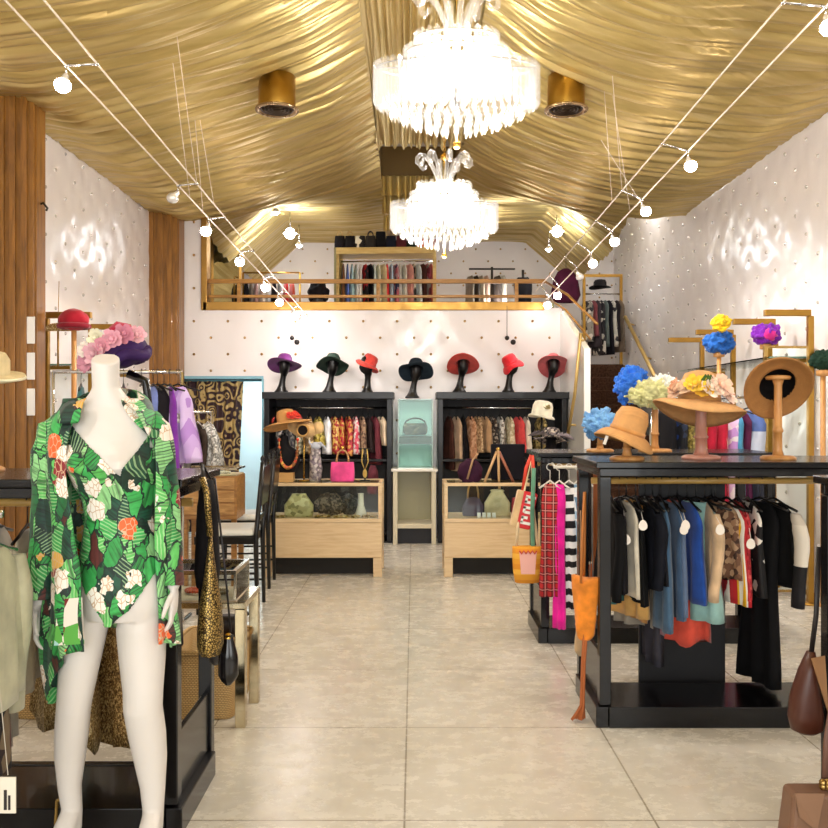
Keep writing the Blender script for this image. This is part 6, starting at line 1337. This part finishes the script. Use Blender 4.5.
body = b.build('body', MW, man, mods=[('REMESH', dict(mode='VOXEL', voxel_size=.0042, use_smooth_shade=True)), ('SMOOTH', dict(factor=.5, iterations=10))])
# printed cloth: big leaves with white and orange blossoms
def tropical(seed):
    t = NT('tropical print')
    def warped(vec, sc, k):
        n = t.n('ShaderNodeTexNoise', Scale=sc, Detail=2.); t.l(vec, n.inputs['Vector'])
        m = t.n('ShaderNodeMix', _data_type='VECTOR'); m.inputs[0].default_value = k; t.l(vec, m.inputs[4]); t.l(n.outputs['Color'], m.inputs[5]); return m.outputs[1]
    def math(op, a, b=None, k=None):
        m = t.n('ShaderNodeMath', _operation=op); t.l(a, m.inputs[0])
        if b is not None: t.l(b, m.inputs[1])
        if k is not None: m.inputs[1].default_value = k
        return m.outputs[0]
    def mix(f, a, b, mode='MIX'):
        m = t.n('ShaderNodeMix', _data_type='RGBA', _blend_type=mode)
        if isinstance(f, float): m.inputs[0].default_value = f
        else: t.l(f, m.inputs[0])
        for i, c in ((6, a), (7, b)):
            if isinstance(c, str): m.inputs[i].default_value = lin(c)
            else: t.l(c, m.inputs[i])
        return m.outputs[2]
    def cells(vec, sc, stops):
        v = t.n('ShaderNodeTexVoronoi', Scale=sc); t.l(vec, v.inputs['Vector']); e = t.n('ShaderNodeTexVoronoi', Scale=sc, _feature='DISTANCE_TO_EDGE'); t.l(vec, e.inputs['Vector'])
        sp = t.n('ShaderNodeSeparateColor'); t.l(v.outputs['Color'], sp.inputs[0]); r = t.ramp(stops, 'CONSTANT'); t.l(sp.outputs[0], r.inputs['Fac']); return v, e, sp, r.outputs[0]
    # broad leaves
    v, e, sp, leaf = cells(warped(warped(t.obj((1.25, .5, .62)), 7., .08), 38., .03), 21., [(0, '#12503c'), (.14, '#2f9c4c'), (.34, '#62c064'), (.48, '#1b6a3a'), (.58, '#98d494'), (.70, '#0e3a30'), (.78, '#3fb25c'), (.93, '#5a2420')])
    w = t.n('ShaderNodeTexWave', Scale=30., Distortion=2.5, Detail=1.); rotn = t.n('ShaderNodeVectorRotate', _rotation_type='Y_AXIS')
    t.l(math('MULTIPLY', sp.outputs[1], k=6.28), rotn.inputs['Angle']); t.l(t.obj((1, .4, 1)), rotn.inputs['Vector']); t.l(rotn.outputs[0], w.inputs['Vector'])
    ribs = math('MULTIPLY', math('GREATER_THAN', w.outputs['Fac'], k=.72), math('GREATER_THAN', sp.outputs[2], k=.45))
    lite = mix(.55, leaf, '#c4e6b4'); deep = mix(.6, leaf, '#0a2f26'); c = mix(math('MULTIPLY', ribs, math('GREATER_THAN', sp.outputs[2], k=.72)), mix(ribs, leaf, lite), deep)
    w2 = t.n('ShaderNodeTexNoise', Scale=60., Detail=2.); t.l(t.obj(), w2.inputs['Vector']); mp = t.n('ShaderNodeMapping'); mp.inputs['Scale'].default_value = (90, 6, 9); t.l(rotn.outputs[0], mp.inputs['Vector']); st = t.n('ShaderNodeTexNoise', Scale=1., Detail=3.); t.l(mp.outputs[0], st.inputs['Vector']); sr = t.ramp([(.32, '#2e4a3a'), (.5, '#e6f0dc'), (.68, '#ffffff')]); t.l(st.outputs['Fac'], sr.inputs['Fac']); c = mix(.8, c, sr.outputs[0], 'MULTIPLY'); c = mix(.25, c, w2.outputs['Fac'], 'OVERLAY')
    c = mix(math('LESS_THAN', e.outputs['Distance'], k=.035), c, '#10261f')
    # blossoms: petal clusters in white, orange and burgundy
    v2, e2, s2, blo = cells(warped(t.obj((1, .6, .9)), 30., .05), 12.5, [(0, '#f1ece2'), (.45, '#e8622a'), (.66, '#efe6da'), (.84, '#d8a648'), (.92, '#8a1f26')])
    pet = t.n('ShaderNodeTexVoronoi', Scale=64., _feature='DISTANCE_TO_EDGE'); t.l(t.obj((1, .5, .6)), pet.inputs['Vector'])
    blo = mix(math('LESS_THAN', pet.outputs['Distance'], k=.05), blo, '#cfae8c')
    inside = math('MULTIPLY', math('LESS_THAN', v2.outputs['Distance'], k=.42), math('GREATER_THAN', s2.outputs[1], k=.3))
    c = mix(inside, c, blo); t.l(c, t.b.inputs['Base Color']); t.set(Roughness=.6, Sheen_Weight=.1); return t.m
TRO = tropical(0)
# bodysuit: a close shell with a deep V neck and high-cut legs
n = 180; ys = [418 + i * 1.3 for i in range(157)]; b = MB(); pts = []; fs = []
for y in ys:
    q = min(y, 618); R = tring(q, .007 + (.004 if y > 585 else 0), n)
    if y > 604:
        k = (y - 604) / 18; cx = mx(112) - ox; R = [((x - cx) * (1 - .6 * min(1, k)) + cx, yy * (1 + .05 * k), mz(y)) for x, yy, z in R]
    pts += R
def keep(y, k):
    a = 2*pi*(k + .5)/n; x = cos(a); front = sin(a) < 0
    if front:
        vtop = 482 - 0 * abs(x)                      # V neck between the cups
        if y < 474 - (52 * (.42 - x) if x < .42 else 90 * (x - .42)): return False
        if (x > .9 or x < -.85) and y < 446: return False
        cut = 623 - 66 * max(0, abs(x - .02) - .12) ** .75
        return y < cut
    if y < 446: return False
    return y < 622 - 40 * max(0, abs(x) - .2)
for j in range(len(ys) - 1):
    for k in range(n):
        if keep(ys[j], k): fs.append((j*n + k, j*n + (k+1) % n, (j+1)*n + (k+1) % n, (j+1)*n + k))
b.add(pts, fs, True); suit = b.build('bodysuit', TRO, man, mods=[('SMOOTH', dict(factor=.5, iterations=6)), SOL(.004, 1)])
MB().tube([(mx(x) - ox, -.075 - .02 * abs(sin(x)), mz(y)) for x, y in ((92, 556), (104, 553), (118, 553), (132, 556), (146, 556))], .004, 6).build('waist_tie', fab('#c89a4c'), suit) if False else None
# open shirt: one sheet round the back with two loose fronts
def shirt_ring(y, nn=90):
    t = (y - 398) / (640 - 398); lx = 44 + 8 * t if y > 430 else 60 - 16 * smooth(398, 430, y); rx = 166 + 6 * t if y > 430 else 140 + 26 * smooth(398, 430, y)
    lx, rx = (lx + 4 * sin(y * .05), rx); cx = (lx + rx) / 2; w = (rx - lx) / 2; d = .125 + .03 * t if y > 430 else .06 + .065 * smooth(398, 430, y)
    # edges of the opening in photo px
    el = 86 - 6 * smooth(400, 450, y) + 22 * smooth(455, 632, y); er = 124 + 36 * smooth(398, 448, y) + 3 * smooth(470, 560, y)
    er = min(er, rx - 4); al = math.acos(max(-1, min(1, (el - cx) / w))); ar = math.acos(max(-1, min(1, (er - cx) / w)))
    # angle measured from +x towards the front (-y): left edge al, going over the left side, the back, the right side to 2pi + ar
    out = []; Rr = []
    for k in range(nn + 1):
        u = k / nn; a = al + (2 * pi + ar - al) * u
        f = .014 * t * (sin(9 * a + y * .012) + .7 * sin(15 * a + 1 - y * .02)) + .006 * sin(5 * a + y * .05)
        lo = .02 * exp(-((u) / .10) ** 2) * smooth(450, 560, y)
        Rr.append((mx(cx + w * cos(a)) - ox + f * cos(a) , .015 - (d + f + lo) * sin(a), mz(y) - .22 * t ** 3 * exp(-((u - .25) / .11) ** 2) - .05 * t ** 3 * exp(-((u - .8) / .1) ** 2)))
    return Rr
nn = 90; rows = [398 + 6.2 * i for i in range(40)]; pts = []; fs = []
for y in rows: pts += shirt_ring(y, nn)
hem = lambda u: 640 - 4 * sin(u * 9) - (0 if u < .3 else 6)
for j in range(len(rows) - 1):
    for k in range(nn): fs.append((j*(nn+1)+k, j*(nn+1)+k+1, (j+1)*(nn+1)+k+1, (j+1)*(nn+1)+k))
shirt = MB().add(pts, fs, True).build('shirt', TRO, man, mods=[('SMOOTH', dict(factor=.4, iterations=2)), SOL(.004, 1)])
# longer tail of the left front, with a white and red bordered corner
def sleeve(pts, name='sleeve'):
    B = MB(); P = []; Rr = []; i0 = 0
    for i in range(len(pts) - 1):
        for k in range(6):
            t = k / 6; q = [a + (c - a) * t for a, c in zip(pts[i], pts[i + 1])]; P.append(Vector(q[:3])); Rr.append(q[3])
    P.append(Vector(pts[-1][:3])); Rr.append(pts[-1][3]); R = []
    for i, (p, q) in enumerate(zip(P, Rr)):
        R.append([(p.x + q * cos(2*pi*k/26) * (1 + .05 * sin(3*2*pi*k/26 + i * .7)), p.y + q * 1.05 * sin(2*pi*k/26) * (1 + .05 * sin(4*2*pi*k/26 + i * .4)), p.z + .004 * sin(2*pi*k/13 + i)) for k in range(26)])
    return B.rings(R, True, True, False).build(name, TRO, man, mods=[SOL(.004, 1)])
sleeve([L(66, .015, 412, 9), L(56, .018, 424, 18), L(50, .02, 450, 19.5), L(48, .025, 490, 18.5), L(47, .025, 530, 18.5), L(44, .01, 560, 17.5), L(42, -.008, 588, 17), L(41.5, -.01, 597, 17.5)])
sleeve([L(146, .015, 412, 9), L(154, .018, 424, 14), L(159, .02, 450, 14), L(163, .03, 490, 13), L(166, .033, 530, 12.5), L(169, .02, 556, 11.5), L(173, .0, 578, 10.5), L(173.5, -.002, 584, 10.8)])
# collar
C1 = [(96, -.066, 398), (84, -.058, 402), (76, -.02, 400), (82, .06, 392), (104, .10, 386), (128, .08, 390), (138, .0, 400), (130, -.055, 404)]
C2 = [(92, -.10, 424), (70, -.105, 424), (60, -.03, 416), (66, .085, 406), (104, .13, 400), (142, .11, 404), (156, -.01, 416), (158, -.10, 440)]
def dense(Cc):
    out = []
    for i in range(len(Cc) - 1):
        for k in range(5): t = k / 5; out.append([a + (c - a) * t for a, c in zip(Cc[i], Cc[i + 1])])
    return out + [list(Cc[-1])]
A = [(mx(x) - ox, y, mz(p)) for x, y, p in dense(C1)]; B2 = [(mx(x) - ox, y, mz(p)) for x, y, p in dense(C2)]; M1 = [((a[0] + c[0]) / 2 + (a[0] - 0) * .0, (a[1] + c[1]) / 2 - (.012 if a[1] < 0 else -.012), max(a[2], c[2]) - .012) for a, c in zip(A, B2)]
nA = len(A); MB().add(A + M1 + B2, [(r_*nA + i, r_*nA + i + 1, (r_+1)*nA + i + 1, (r_+1)*nA + i) for r_ in range(2) for i in range(nA - 1)], True).build('collar', TRO, man, mods=[SOL(.004, 1), SUB(1)])
# bordered pocket corner of the shirt tail
b = MB(); P0 = [(76, 590), (99, 588), (101, 632), (72, 634)]
b.add([(mx(x) - ox, -.142 - .004 * (i in (1, 2)), mz(y)) for i, (x, y) in enumerate(P0)], [(0, 1, 2, 3)]); 
o = b.build('pocket', pattern(('#efe6da', '#5fae4a', '#efe6da', '#7a1f24', '#a8d4d0'), 24.), man, mods=[('SUBSURF', dict(subdivision_type='SIMPLE', levels=3, render_levels=3)), SOL(.003)])
b = MB().tube([(mx(68) - ox, .03, mz(800)), (mx(52) - ox, .04, mz(806)), (mx(50) - ox, .045, mz(830)), (mx(56) - ox, .045, .005)], .006, 8); b.build('support_rod', metal('#b89858', .25), man)
